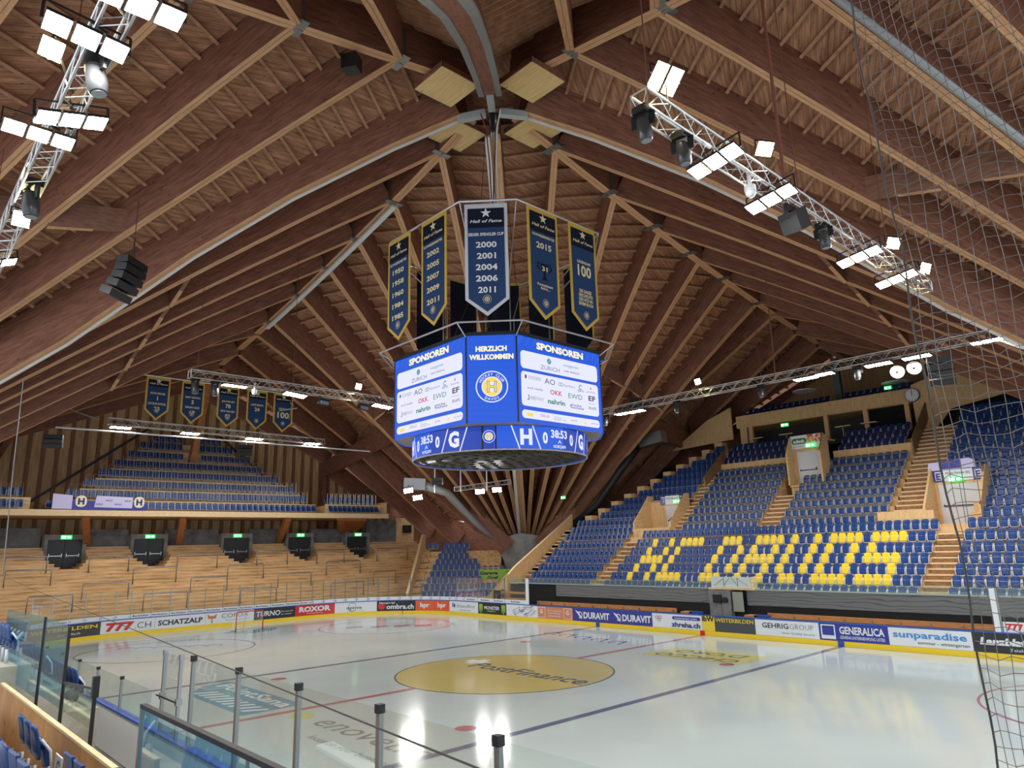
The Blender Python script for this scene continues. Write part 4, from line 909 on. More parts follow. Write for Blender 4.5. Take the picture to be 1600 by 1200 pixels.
b.build('handrail', M_DARK, t); b = MB()
for u in (0, .35, .7, 1): p = Vector(tD(-.2+1.6*u, 36.0, 3.6+1.4*u)); b.tube([p, p-Vector((0, 0, .95))], .02, 5)
b.build('baluster', M_DARK, t)

# ------------------------------------------------------------------ balcony and gable wall
b = MB(); b.span(-42.2, -35.06, -26, 16.75, 8.04, 8.3); struct(b.build('floor_balcony', W_TAN)); b = MB(); b.span(-35.06, -34.95, -26, 16.8, 7.98, 8.4); struct(b.build('trim_2', W_TRIM))
BZ = [9.12, 9.98, 10.85, 11.75, 12.62, 13.5, 14.42, 15.2]
BY0 = [-10.95, -9.65, -8.45, -7.3, -6.15, -5.0, -3.95, -2.8]; BY1 = [9.7, 9.5, 8.4, 7.35, 6.3, 5.2, 4.1, 3.0]
b = MB(); d = MB()
for k in range(1, 8):
    x = -35.8-.8*k; b.span(x+.45, -42.2, BY0[k]-.3, BY1[k]+.3, 8.3, BZ[k]-.84); d.span(x+.48, x+.40, BY0[k]-.3, BY1[k]+.3, BZ[k]-1.12, BZ[k]-.78)
b.span(-36.15, -42.2, 10.75, 16.7, 8.3, BZ[1]-.84); b.span(-36.15, -42.2, -26, -11.8, 8.3, BZ[1]-.84); d.span(-36.12, -36.2, 10.75, 16.7, BZ[1]-1.12, BZ[1]-.7); d.span(-36.12, -36.2, -26, -11.8, BZ[1]-1.12, BZ[1]-.7)
struct(b.build('floor_balcony_tiers', W_PANELX)); struct(d.build('trim_3', W_TRIM))
for k in range(8):
    x = -35.8-.8*k; rg = [(BY0[k], BY1[k])]
    if k < 2: rg += [(10.9, 16.5), (-18.0, -12.0)]
    for ri, (a, e) in enumerate(rg):
        blk = ("main", "doorside", "nearside")[ri]; t = thing('seat_row_railing', f'row of steel hoops along the {nth(k+1)} seat row of the end balcony, {blk} block', 'railing', (x+.4, (a+e)/2, BZ[k]-.84), 'balcony hoops'); b = MB()
        n = int((e-a)/.48)
        for i in range(n):
            y = a+(i+.5)*.48
            if k >= 5 and abs(y-.1) < .6: continue
            blue((x, y, BZ[k]-.84), math.pi/2, f'blue seat on the end balcony, {nth(k+1)} row up, {nth(i+1)} along, {blk} block', 'blue seats of the end balcony')
            if k:
                h = 1.1 if k < 7 else .8; b.tube([(x+.42, y-.16, BZ[k]-.9), (x+.42, y-.16, BZ[k]-.84+h), (x+.42, y-.1, BZ[k]-.78+h), (x+.42, y+.1, BZ[k]-.78+h), (x+.42, y+.16, BZ[k]-.84+h), (x+.42, y+.16, BZ[k]-.9)], .015, 4)
        b.tube([(x+.42, a, BZ[k]-.86), (x+.42, e, BZ[k]-.86)] if k else [(x+.7, a, 8.95), (x+.7, e, 8.95)], .02, 4)
        b.build('hoops', M_ALU, t)
b = MB(); b.span(-36.9, -35.2, 16.6, 16.75, 8.3, 9.5); tag(b.build('balcony_end_wall', W_PANEL), 'wooden end wall of the balcony next to the roof beams', 'parapet')
# gable wall with upright battens
W_GAB = wood('gable wall planks', (176, 142, 100), (212, 178, 132), 1.4, (5, 3, .4), .65)
W_BATT = wood('batten brown', (116, 80, 54), (150, 108, 76), 3, (4, 4, .4), .6, knots=False)
b = MB(); prof = [(-27, 5.0), (-27, 6.5), (-14, 14.6), (0, 20.8), (14, 14.6), (27, 6.5), (27, 5.0)]
b.slab([(-42.3, y, z) for y, z in prof], (-.2, 0, 0), 0)
def gz(y): y = abs(y); return 20.6-y*6.2/14 if y < 14 else 14.4-(y-14)*8.1/13
for i in range(-26, 27):
    y = i*.95
    if abs(y) < 26: b.span(-42.3, -42.16, y-.14, y+.14, 5.0, gz(y)-.1, 1)
struct(b.build('wall_end_gable', [W_GAB, W_BATT], origin=(-42.3, 0, 5)))
b = MB(); b.slab([(-40.02, 20.9, 3.0), (-40.02, 20.9, 8.3), (-40.02, 22.4, 8.3), (-40.02, 25.6, 5.6), (-40.02, 25.6, 3.0)], (-.15, 0, 0)); struct(b.build('wall_corner_wood', W_PANEL))
t = thing('wall_speaker', 'small black square speaker on the pale wooden corner wall', 'speaker', (-39.9, 22.2, 6.9)); b = MB(); b.span(-40, -39.75, 21.8, 22.75, 6.75, 7.55); b.build('case', M_BLACK, t); b = MB(); b.span(-39.75, -39.73, 21.9, 22.65, 6.83, 7.47); b.build('grille', M_DARK, t)
b = MB(); b.slab([(-42.1, -11.3, 9.2), (-42.1, -11.0, 9.2), (-42.1, -2.6, 16.0), (-42.1, -2.9, 16.0)], (.12, 0, 0)); b.slab([(-42.1, 11.0, 9.2), (-42.1, 11.3, 9.2), (-42.1, 3.2, 15.6), (-42.1, 2.9, 15.6)], (.12, 0, 0)); struct(b.build('trim_4', M_DARK))
W_STRUT = wood('strut spruce', (150, 94, 54), (190, 130, 82), 2, (3, 3, 3), .55)
for i, (p, q, w_, h) in enumerate((((-40.0, 0, 12.2), (-37.0, 0, 19.9), .5, .6), ((-35.6, -8.4, 7.95), (-39.9, -7.2, 6.0), .45, .5), ((-35.6, -1.7, 7.95), (-39.9, -.5, 6.0), .45, .5), ((-35.6, 7.0, 7.95), (-39.9, 8.2, 6.2), .45, .6), ((-35.6, -14.2, 7.95), (-38.5, -16, 6.0), .5, 1.4))):
    b = MB(); b.bar(p, q, w_, h); tag(b.build('timber_strut', W_STRUT), ('leaning timber post through the top seat rows of the end balcony', 'slanting timber strut under the balcony behind the first terrace door', 'slanting timber strut under the balcony between the second and third terrace doors', 'slanting timber strut under the balcony beside the fourth terrace door', 'broad timber strut under the balcony at the frame edge')[i], 'strut')
b = MB(); b.slab([(-35.3, 14.6, 8.0), (-35.3, 12.1, 8.0), (-37.4, 13.8, 6.85), (-37.4, 14.6, 6.85)], (0, .3, 0)); b.slab([(-35.4, 11.6, 8.0), (-39.9, 14.4, 6.9), (-39.9, 14.6, 6.9), (-35.4, 14.6, 8.0)], (0, 0, -.2)); tag(b.build('timber_bracket', W_STRUT), 'triangular boarded timber bracket under the balcony above the last terrace door', 'bracket')
# cloth banner on the balcony front
t = thing('fan_banner', 'long blue and lilac cloth banner hung over the balcony front', 'banner', (-34.9, -8, 8.4)); P = lambda u, v, k=0: (-34.9+.006*k, u, v)
b = MB()
b.slab([P(-10.7, 8.45), P(-9.5, 8.45), P(-9.5, 9.4), P(-10.7, 9.5)], (-.02, 0, 0), 0); b.slab([P(-9.5, 8.42), P(-4.6, 8.42), P(-4.6, 8.9), P(-9.5, 9.1)], (-.02, 0, 0), 1)
b.slab([P(-8.1, 8.6, 1), P(-5.6, 8.55, 1), P(-5.6, 9.35, 1), P(-8.0, 9.42, 1)], (-.02, 0, 0), 0)
b.build('cloth', [MATS['lilac cloth'], A_PURPLE], t)
b = MB()
for c in (-8.95, -5.15): put2d(b, round2d(c-.35, 8.6, c+.35, 9.4, .3), lambda u, v: P(u, v, 3), 0); put_text(b, 'H', lambda u, v: P(u, v, 4), c, 8.8, .4, .42, 1, .06)
for i in range(4): put_text(b, 'sponsor'[:0] + ('ZURICH', 'AO', 'EWD', 'nahrin')[i], lambda u, v: P(u, v, 4), -7.8+.62*i, 8.75+.28*(i % 2), .13, .45, 1)
b.build('lettering', [mat('cream print', (232, 220, 190), .6), A_NAVYTXT], t)

# five banners hanging in a row before the end balcony
C_NAVY = mat('banner navy', (42, 66, 106), .75, spec=.2); C_DARK = mat('banner dark navy', (20, 26, 44), .75, spec=.2); C_GOLD = mat('banner gold', (206, 170, 70), .65); C_SILV = mat('banner silver', (200, 204, 210), .6)
C_CREAM = mat('banner cream print', (226, 214, 172), .65); C_WHITE = mat('banner white print', (226, 228, 232), .65)
def cloth_banner(label, group, place, W, H, tip, lines, trim=0, extra=None, dark=.22):
    """place(u, v, k): u across 0..W, v down from 0 to -H; pennant point at the bottom"""
    o = place(W/2, 0, 0); t = thing('pennant_banner', label, 'banner', o, group)
    tm = [C_GOLD, C_SILV][trim]; pr = [C_CREAM, C_WHITE][trim]
    b = MB(); sh = lambda g, k: [place(g, -g*(1.6 if k else 1), k), place(W-g, -g*(1.6 if k else 1), k), place(W-g, -(H-tip)+g*.4, k), place(W/2, -H+g*1.25, k), place(g, -(H-tip)+g*.4, k)]
    a = sh(0, 0); z = [place(u, v, -3) for u, v in ((0, 0), (W, 0), (W, -(H-tip)), (W/2, -H), (0, -(H-tip)))]
    b.add(a+z, [(0, 1, 2, 3, 4), (9, 8, 7, 6, 5)]+[(i, 5+i, 5+(i+1) % 5, (i+1) % 5) for i in range(5)]); b.build('trim', tm, t)
    b = MB(); g = .075*W; n = 14; vs = []; fs = []           # folds down the cloth
    for j in range(n+1):
        v = j/n
        for i in range(9):
            u = i/8; uu = g+(W-2*g)*u
            bot = -(H-tip)+g*.4 - (tip-g*.85)*(1-abs(2*u-1)); vv = -g*1.6+(bot+g*1.6)*v
            vs.append(place(uu, vv, 1+.9*math.sin(u*7+v*2.2+len(label))*v))
    for j in range(n):
        for i in range(8): fs.append((j*9+i, j*9+i+1, (j+1)*9+i+1, (j+1)*9+i))
    b.add(vs, fs); cl_ = b.build('cloth', C_NAVY, t, True)
    b = MB(); b.add([place(u, v, 2.4) for u, v in ((g, -g*1.6), (W-g, -g*1.6), (W-g, -dark*H), (g, -dark*H))], [(0, 1, 2, 3)]); b.build('dark_field', C_DARK, cl_)
    b = MB(); P = lambda u, v: place(u, v, 4)
    put2d(b, star2d(W/2, -.085*H-.02, .13*W), P)
    put_text(b, 'Hall of Fame', P, W/2, -dark*H+.045*H, .075*W, .74*W, 0, .02, .25)
    for s_, y, h, w_ in lines: put_text(b, s_, P, W/2, -y*H, h*H, None if w_ is None else w_*W, 0, .03)
    if extra: extra(b, P, W, H)
    b.build('lettering', pr, cl_)
    b = MB(); crest(b, lambda u, v, k: place(u, v, 4+.4*k), W/2, -H+tip*.85+.02*H, .10*W, 0, 1, 2, False); b.build('crest', [C_WHITE, C_GOLD, C_NAVY], cl_)
    return t
BX = -27.0
ENDB = [(-7.5, [('HUGO MULLER', .40, .045, .62), ('1', .535, .09, None), ('JACQUES SOGUEL', .64, .045, .74), ('23', .78, .09, None)], 'banner with the numbers 1 and 23'),
        (-5.22, [('MARC GIANOLA', .40, .045, .66), ('5', .535, .09, None), ('SANDRO RIZZI', .64, .045, .62), ('69', .78, .09, None)], 'banner with the numbers 5 and 69'),
        (-2.77, [('JAN VON ARX', .40, .045, .6), ('78', .535, .09, None), ('RETO VON ARX', .64, .045, .66), ('83', .78, .09, None)], 'banner with the numbers 78 and 83'),
        (-.64, [('JOSEF MARHA', .40, .045, .62), ('24', .535, .09, None)], 'banner with the single number 24'),
        (1.4, [('LEGENDAR', .42, .04, .5), ('100', .64, .15, .6)], 'banner with a golden number one hundred')]
for y0, ln, lb in ENDB:
    cloth_banner('gold edged navy '+lb+' before the end balcony', 'banners before the end balcony', lambda u, v, k, y0=y0: (BX+.012*k, y0+u, 16.85+v), 1.52, 2.95, .7, ln)
b = MB(); b.tube([(BX-.02, -7.7, 16.92), (BX-.02, 3.1, 16.88)], .05, 6); tag(b.build('banner_rail', M_ALU), 'thin pale rail carrying five navy banners before the end balcony', 'rail')
# ------------------------------------------------------------------ timber roof
W_BEAM = wood('glulam brown', (116, 77, 62), (158, 108, 86), 2.4, (.5, 4, 4), .6)
W_SOFF = wood('glulam underside', (188, 142, 104), (218, 174, 130), 2.4, (.4, 5, 4), .55, knots=False)  # undersides get a lighter wood tone than the beam sides
W_DECK = wood('roof boarding', (150, 106, 80), (208, 156, 120), 1.8, (.6, 4, 1), .65, planks=.22, plank_axis='Y')
W_PURL = wood('roof purlins', (158, 116, 90), (196, 150, 116), 2.5, (1, 1, 1), .6, knots=False)
DEPTH = 2.05
def zr_far(s): return 26.95-.25*s+.0018*s*s
def zr_near(s): return 27.35-.175*s
APEX = 26.75; BASE = 6.2
RIDGES = {'end': ((-1, 0), zr_far), 'bench': ((0, 1), zr_far), 'camera': ((0, -1), zr_near), 'net': ((1, 0), zr_near)}
SIDE_OF = {'end': 'gable end', 'bench': 'bench side', 'camera': 'camera side', 'net': 'net end'}
def curved_bar(name, pts, w, h, mats, parent=None, soffit=True, ext=(0, 0)):
    """bar swept along underside points that lie in one upright plane; grain along local x"""
    pts = [Vector(p) for p in pts]; a, b = pts[0], pts[-1]
    x = (b-a).normalized(); y = Vector((0, 0, 1)).cross(x).normalized(); z = x.cross(y)
    pts = [a-x*ext[0]]+pts[1:-1]+[b+x*ext[1]] if len(pts) > 2 else [a-x*ext[0], b+x*ext[1]]
    mw = Matrix((x, y, z)).transposed().to_4x4(); mw.translation = a; Mi = mw.inverted(); lp = [Mi @ p for p in pts]; n = len(lp); hw = w/2
    vs = []
    for i, p in enumerate(lp):
        t = (lp[min(i+1, n-1)]-lp[max(i-1, 0)]).normalized(); nz = Vector((-t.z, 0, t.x))
        for q, r in ((-hw, 0), (hw, 0), (hw, h), (-hw, h)): vs.append((p.x+nz.x*r, q, p.z+nz.z*r))
    fs = []; mi = []
    for i in range(n-1):
        o = 4*i
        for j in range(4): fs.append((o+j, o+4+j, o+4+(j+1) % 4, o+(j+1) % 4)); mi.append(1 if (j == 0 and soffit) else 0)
    fs += [(0, 1, 2, 3), (4*n-1, 4*n-2, 4*n-3, 4*n-4)]; mi += [0, 0]
    if soffit:                       # dark joint along the middle of the underside
        o = len(vs)
        for p in lp: vs += [(p.x, -.011, p.z-.004), (p.x, .011, p.z-.004)]
        for i in range(n-1): fs.append((o+2*i, o+2*i+2, o+2*i+3, o+2*i+1)); mi.append(0)
    me = bpy.data.meshes.new(name); me.from_pydata(vs, [], fs)
    for m in mats: me.materials.append(m)
    me.polygons.foreach_set('material_index', mi); me.update()
    o = bpy.data.objects.new(name, me); COL.objects.link(o)
    if parent is None: o.matrix_world = mw; WL[o.name] = a
    else:
        o.parent = parent; o.matrix_parent_inverse = Matrix.Translation(-WL[parent.name]); o.matrix_basis = mw
    PM[o.name] = mw
    return o
def arch(a, b, rise):
    a, b = Vector(a), Vector(b); n = 9
    return [a.lerp(b, i/n)+Vector((0, 0, rise*6.75*(i/n)*(1-i/n)**2)) for i in range(n+1)]
def oriented_bar(name, a, b, w, h, mats, parent=None, soffit=True, ext=(0, 0), rise=0.0):
    return curved_bar(name, arch(a, b, rise) if rise else [a, b], w, h, mats, parent, soffit, ext)
PM = {}
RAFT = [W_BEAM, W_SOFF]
STEEL_SHOE = mat('steel hanger', (128, 134, 138), .4, .7)
def sector(ridge, side, s_list, outer):
    """rafters from one ridge down to one corner. side=+1/-1 along the other axis"""
    (dx, dy), zr = RIDGES[ridge]
    perp = (0, side) if dx else (side, 0)
    T = lambda a, b_, z: Vector((dx*a+perp[0]*b_, dy*a+perp[1]*b_, z))
    corner = {(-1, 1): 'far footing', (-1, -1): 'near terrace footing', (1, 1): 'bench net footing', (1, -1): 'camera footing'}[(int(T(1, 1, 0).x), int(T(1, 1, 0).y))]
    lines = []                                   # (top, bottom) underside lines, valley first
    lines.append((T(0, 0, APEX), T(26.4, 26.4, BASE+.1)))
    base_off = [.35, .8, 1.25, 1.7, 2.2, 2.7]
    for i, s in enumerate(s_list[:6]):
        o = base_off[i]; top = T(s, 0, zr(s)); bot = T(26.5+o*.75, 26.5-o*.75, BASE-(0 if i < 4 else .5+.5*(i-4)))
        lines.append((top, bot))
    rafters = []
    for i, (p, q) in enumerate(lines[1:]):
        n = 'principal rafter' if i == 5 else 'rafter'
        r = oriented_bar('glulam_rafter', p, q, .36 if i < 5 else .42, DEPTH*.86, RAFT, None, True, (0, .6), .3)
        tag(r, f'brown roof rafter, {nth(i+1)} from the apex, {SIDE_OF[ridge]} ridge to {corner}', 'roof beam', 'roof rafters'); rafters.append(r)
    lo = []
    if outer:
        for i, (p, m_, mg, e) in enumerate(outer):
            P_, M_, G_, E_ = T(*p), T(*m_), T(*mg), T(*e)
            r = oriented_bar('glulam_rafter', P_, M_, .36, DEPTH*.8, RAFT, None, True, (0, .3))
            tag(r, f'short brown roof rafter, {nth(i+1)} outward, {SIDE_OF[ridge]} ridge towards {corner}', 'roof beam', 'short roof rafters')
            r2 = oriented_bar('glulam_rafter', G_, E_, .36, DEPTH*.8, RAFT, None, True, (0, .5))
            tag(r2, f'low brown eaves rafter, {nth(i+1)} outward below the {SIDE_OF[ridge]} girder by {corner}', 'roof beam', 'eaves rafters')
            d = (M_-P_).normalized(); b = MB(); b.bar(M_+d*.32+Vector((0, 0, .05)), M_+d*.32+Vector((0, 0, 1.2)), .42, .06, (d.x, d.y, 0)); b.bar(M_+d*.1-Vector((0, 0, .02)), M_+d*.36-Vector((0, 0, .02)), .44, .03)
            # shoe kept on the rafter as a part
            s_ = b.build('steel_shoe', STEEL_SHOE); wpos = s_.location.copy(); s_.parent = r; s_.matrix_parent_inverse = PM[r.name].inverted(); s_.location = wpos
            lo.append((P_, M_, G_, E_))
        g0, g1 = T(outer[0][1][0]-5.5, outer[0][1][1], outer[0][1][2]+.3), T(outer[-1][1][0]+.1, outer[-1][1][1], outer[-1][1][2]-1.1)
        g = oriented_bar('cross_girder', g0-Vector((0, 0, 1.25)), g1-Vector((0, 0, .35)), .4, 1.6, [W_BEAM, W_BEAM], None, False)
        tag(g, f'dark timber cross girder on the {SIDE_OF[ridge]}, on the {corner} half', 'roof beam', 'cross girders')
        e = T(outer[-1][1][0]+.1, outer[-1][1][1], 0); b = MB(); b.span(e.x-.22, e.x+.22, e.y-.22, e.y+.22, 5.0, outer[-1][1][2]-.2); tag(b.build('timber_post', W_BEAM), f'dark timber gable post under the {SIDE_OF[ridge]} girder on the {corner} half', 'post', 'gable posts')
    # roof skin between neighbours with purlins under it
    def bay(A, B):
        (p0, q0), (p1, q1) = A, B
        mid = ((q0-p0)+(q1-p1)).normalized(); yv = Vector((0, 0, 1)).cross(mid).normalized(); zv = mid.cross(yv)
        if zv.z < 0: zv = -zv; yv = -yv
        up = Vector((0, 0, DEPTH*1.08))
        ang = math.radians(52 if side*(dx+dy) > 0 else -52)
        xr = mid*math.cos(ang)+yv*math.sin(ang); yr = zv.cross(xr)
        M = Matrix((xr, yr, zv)).transposed().to_4x4(); M.translation = p0; Mi = M.inverted()
        b = MB(); n = 12
        g = []
        for j in range(n+1):
            t = j/n; g += [p0.lerp(q0, t)+up, p1.lerp(q1, t)+up]
        nb = len(g); g += [x+zv*.08 for x in g]
        fs = []
        for j in range(n): fs += [(2*j, 2*j+1, 2*j+3, 2*j+2), (nb+2*j, nb+2*j+2, nb+2*j+3, nb+2*j+1)]
        b.add(g, fs, 0)
        L = max((q0-p0).dot(mid), (q1-p0).dot(mid)); k = int(L/.95)
        for j in range(-1, k):
            dd = (j+.5)*.95; e0, e1 = (q0-p0).dot(mid), (q1-p1).dot(mid); t0 = dd/e0; t1 = (dd-(p1-p0).dot(mid))/e1
            if t0 < -.01 and t1 < -.01 or t0 > 1 or t1 > 1: continue
            if t0 < 0 or t1 < 0:                       # ends on the ridge
                f = (0-t0)/(t1-t0); m_ = p0.lerp(p1, f)
                a, c = (m_, p1.lerp(q1, t1)) if t0 < 0 else (p0.lerp(q0, t0), m_)
            else: a, c = p0.lerp(q0, t0), p1.lerp(q1, t1)
            a, c = a+up-zv*.13, c+up-zv*.13
            if (a-c).length < .5: continue
            b.bar(a, c, .14, .26, zv, 1)
        me = bpy.data.meshes.new('ceiling'); me.from_pydata([tuple(Mi @ Vector(x)) for x in b.v], [], b.f); me.materials.append(W_DECK); me.materials.append(W_PURL)
        me.polygons.foreach_set('material_index', b.m); me.update(); o = bpy.data.objects.new('ceiling', me); COL.objects.link(o); o.matrix_world = M; struct(o)
    for i in range(len(lines)-1): bay(lines[i], lines[i+1])
    if lo:
        prev = lines[-1]; u = 13.5/26.5; pm = prev[0].lerp(prev[1], u)
        prs = [((prev[0], pm), (pm, prev[1]))] + [((P_, M_), (M_, E_)) for P_, M_, G_, E_ in lo]
        for i in range(len(prs)-1): bay(prs[i][0], prs[i+1][0]); bay(prs[i][1], prs[i+1][1])
    # short blocking pieces between rafters, hung on the outer one of each pair
    seq = lines[1:] + [(P_, M_) for P_, M_, G_, E_ in lo]; own = rafters
    for i in range(len(seq)-1):
        if i >= len(own): break
        bq = 9.6
        def at(l, d):
            p, q = l; tt = d/abs((q-p).dot(Vector((perp[0], perp[1], 0)))); return p.lerp(q, min(tt, .95))
        a, c = at(seq[i], bq), at(seq[i+1], bq)
        if (a-c).length < .8: continue
        zz = Vector((0, 0, 1)); pts = [a+zz*.25, a+zz*1.3, c+zz*1.3, c+zz*.15]
        b = MB(); b.slab([pts[0]+(c-a)*.06, pts[1]+(c-a)*.06, pts[2]-(c-a)*.04, pts[3]-(c-a)*.04], Vector((perp[0], perp[1], 0))*.2)
        d_ = Vector((perp[0], perp[1], 0)); b.slab([pts[0]+(c-a)*.45-zz*.08, pts[0]+(c-a)*.45-zz*.03, pts[3]-(c-a)*.04, pts[3]-(c-a)*.04-zz*.05], d_*.2, 1)
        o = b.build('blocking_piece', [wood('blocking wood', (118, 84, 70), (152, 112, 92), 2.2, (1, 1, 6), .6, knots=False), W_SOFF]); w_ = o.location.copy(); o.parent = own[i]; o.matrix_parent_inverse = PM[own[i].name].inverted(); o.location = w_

FAR_S = [4.3, 8.9, 13.0, 16.7, 20.7, 25.2]
BEN_S = [4.5, 9.4, 13.7, 18.0, 21.5, 25.3]
CAM_S = [5.5, 10.3, 14.4, 18.5, 22.5, 26.0]
NET_S = [5.3, 9.8, 14.3, 18.0, 22.0, 26.0]
OUT = [((27.6, 0, 21.25), (31.5, 13.5, 15.9), (32.0, 13.5, 14.4), (26.8, 23.4, 4.7)),
       ((30.8, 0, 20.4), (36.6, 13.5, 14.9), (35.0, 13.5, 13.8), (33.0, 22.8, 5.6)),
       ((34.6, 0, 20.0), (39.2, 13.5, 14.2), (38.0, 13.5, 13.3), (37.0, 22.5, 6.4)),
       ((41.7, 0, 19.4), (41.7, 13.5, 13.7), (41.7, 13.5, 12.8), (41.7, 21.5, 7.6))]
sector('end', 1, FAR_S, OUT); sector('end', -1, FAR_S, OUT)
sector('bench', -1, BEN_S, OUT); sector('bench', 1, BEN_S, OUT)
sector('camera', -1, CAM_S, None); sector('camera', 1, CAM_S, None)
sector('net', 1, NET_S, None); sector('net', -1, NET_S, None)
# ridges
for nm, ((dx, dy), zr) in RIDGES.items():
    t = thing('ridge_beam', f'dark timber ridge beam running from the apex to the {SIDE_OF[nm]}', 'roof beam', (dx*1.4, dy*1.4, zr(1.4)), 'ridge beams')
    smax = 42 if zr is zr_far else 30; ss = [1.5+(smax-1.5)*i/8 for i in range(9)]
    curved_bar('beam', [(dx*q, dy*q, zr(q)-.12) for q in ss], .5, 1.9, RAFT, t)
    for s in (FAR_S if zr is zr_far else CAM_S)[:6]:
        b = MB()
        for sg in (-1, 1):
            q = Vector((dx*s, dy*s, zr(s)))+Vector((dy, dx, 0))*.3*sg; b.bar(q+Vector((0, 0, -.1)), q+Vector((0, 0, 1.3)), .3, .04, (abs(dy), abs(dx), 0))
            b.bar(q-Vector((dx, dy, 0))*.25-Vector((0, 0, .12)), q+Vector((dx, dy, 0))*.25-Vector((0, 0, .12)), .5, .05)
        b.build('steel_hanger', STEEL_SHOE, t)
# valley beams: cranked along a measured line, deeper than the rafters
VZ = [(1.6, 25.95), (5, 24.5), (10, 22.0), (14.7, 19.15), (20.5, 15.0), (26, 11.8), (37.4, 6.0)]
M_TRAY = mat('white cable duct', (214, 216, 216), .45); M_DUCTG = mat('grey cable tray', (150, 154, 156), .4, .3)
for (qx, qy), lb in (((-1, 1), 'far footing'), ((-1, -1), 'near terrace footing'), ((1, 1), 'bench net footing'), ((1, -1), 'camera footing')):
    e = (qx/R2, qy/R2); pts = [Vector((e[0]*r, e[1]*r, z)) for r, z in VZ]
    t = thing('valley_beam', f'heavy dark timber valley beam from the apex down to the {lb}', 'roof beam', pts[0], 'valley beams')
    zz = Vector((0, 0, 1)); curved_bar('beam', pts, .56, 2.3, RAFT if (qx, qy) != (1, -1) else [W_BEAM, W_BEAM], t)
    side = Vector((-e[1], e[0], 0)); b = MB()
    if (qx, qy) == (1, -1):
        for sg in (-1, 1):
            for i in range(5): b.bar(pts[i]+side*sg*.42+zz*.02, pts[i+1]+side*sg*.42+zz*.02, .26, .12)
        b.build('cable_tray', M_DUCTG, t)
    elif (qx, qy) == (-1, 1):
        for i in range(len(pts)-1): b.bar(pts[i]+side*.40-zz*.12, pts[i+1]+side*.40-zz*.12, .26, .16)
        b.build('cable_duct', M_TRAY, t)
    else:
        sg = 1 if (qx, qy) == (-1, -1) else -1
        for i in range(len(pts)-1): b.bar(pts[i]-side*sg*.22-zz*.05, pts[i+1]-side*sg*.22-zz*.05, .12, .08)
        b.build('cable_duct', M_TRAY, t)
# ducts on the end ridge and along one near rafter
b = MB(); s_ = [8.9+1.0*i for i in range(18)]
for i in range(17): b.bar((-s_[i], .1, zr_far(s_[i])-.26), (-s_[i+1], .1, zr_far(s_[i+1])-.26), .3, .16)
tag(b.build('cable_duct', M_TRAY), 'white jointed cable duct under the gable end ridge', 'cable duct')
b = MB(); a, c = Vector((14.3, 0, zr_near(14.3))), Vector((28.5, 24.5, 4.8)); off = Vector((.42, -.3, -.05)); b.tube([a+off, a.lerp(c, .75)+off], .14, 8)
tag(b.build('cable_duct', M_DUCTG), 'pale grey round duct along a rafter above the safety net', 'cable duct')
# acoustic panels round the apex
W_PLY = wood('acoustic panel ply', (214, 180, 120), (238, 208, 150), 2, (.4, 5, 1), .55)
for i, (x, y, lb) in enumerate(((-2.85, 0, 'gable end'), (0, 2.85, 'bench side'), (0, -2.85, 'camera side'), (2.85, 0, 'net end'))):
    t = thing('acoustic_panel', f'square pale plywood panel hung under the apex on the {lb}', 'panel', (x, y, 26.2), 'apex panels')
    b = MB(); b.span(x-1.08, x+1.08, y-1.08, y+1.08, 26.2, 26.24); b.build('face', W_PLY, t)
    b = MB()
    for xa, xb, ya, yb in ((-1.1, 1.1, -1.1, -1.04), (-1.1, 1.1, 1.04, 1.1), (-1.1, -1.04, -1.1, 1.1), (1.04, 1.1, -1.1, 1.1)): b.span(x+xa, x+xb, y+ya, y+yb, 26.22, 26.5)
    b.build('rim', W_BEAM, t)
for x, y, lb in ((-3.6, -3.6, 'near terrace side'), (3.4, -1.9, 'net'), (-1.9, 3.4, 'bench')):
    pass
# steel node at the apex
t = thing('apex_node', 'white steel cross node with short arms at the roof apex', 'steel node', (0, 0, 25.6)); b = MB()
for qx, qy in ((1, 1), (1, -1), (-1, 1), (-1, -1)): b.bar((qx*.25, qy*.25, 26.1), (qx*1.25, qy*1.25, 25.85), .34, .34)
b.build('arm', mat('node white', (176, 184, 184), .45, .2), t); b = MB(); b.cyl((0, 0, 25.7), .12, 1.2); b.build('hub', M_DARK, t)
for i in range(3):
    b = MB(); a0 = i*2.1; b.tube([(math.cos(a0)*.6, math.sin(a0)*.6, 26.0), (math.cos(a0)*.35, math.sin(a0)*.35, 25.2), (math.cos(a0)*.2, math.sin(a0)*.2, 23.4), (.25*math.cos(a0+1), .25*math.sin(a0+1), 19.6)], .035, 5)
    tag(b.build('hanging_cable', mat('cable rust', (120, 70, 56), .7) if i else M_WHITE), ('white', 'rust coloured', 'dark rust coloured')[i]+' cable drooping from the apex to the video cube', 'cable', 'apex cables')
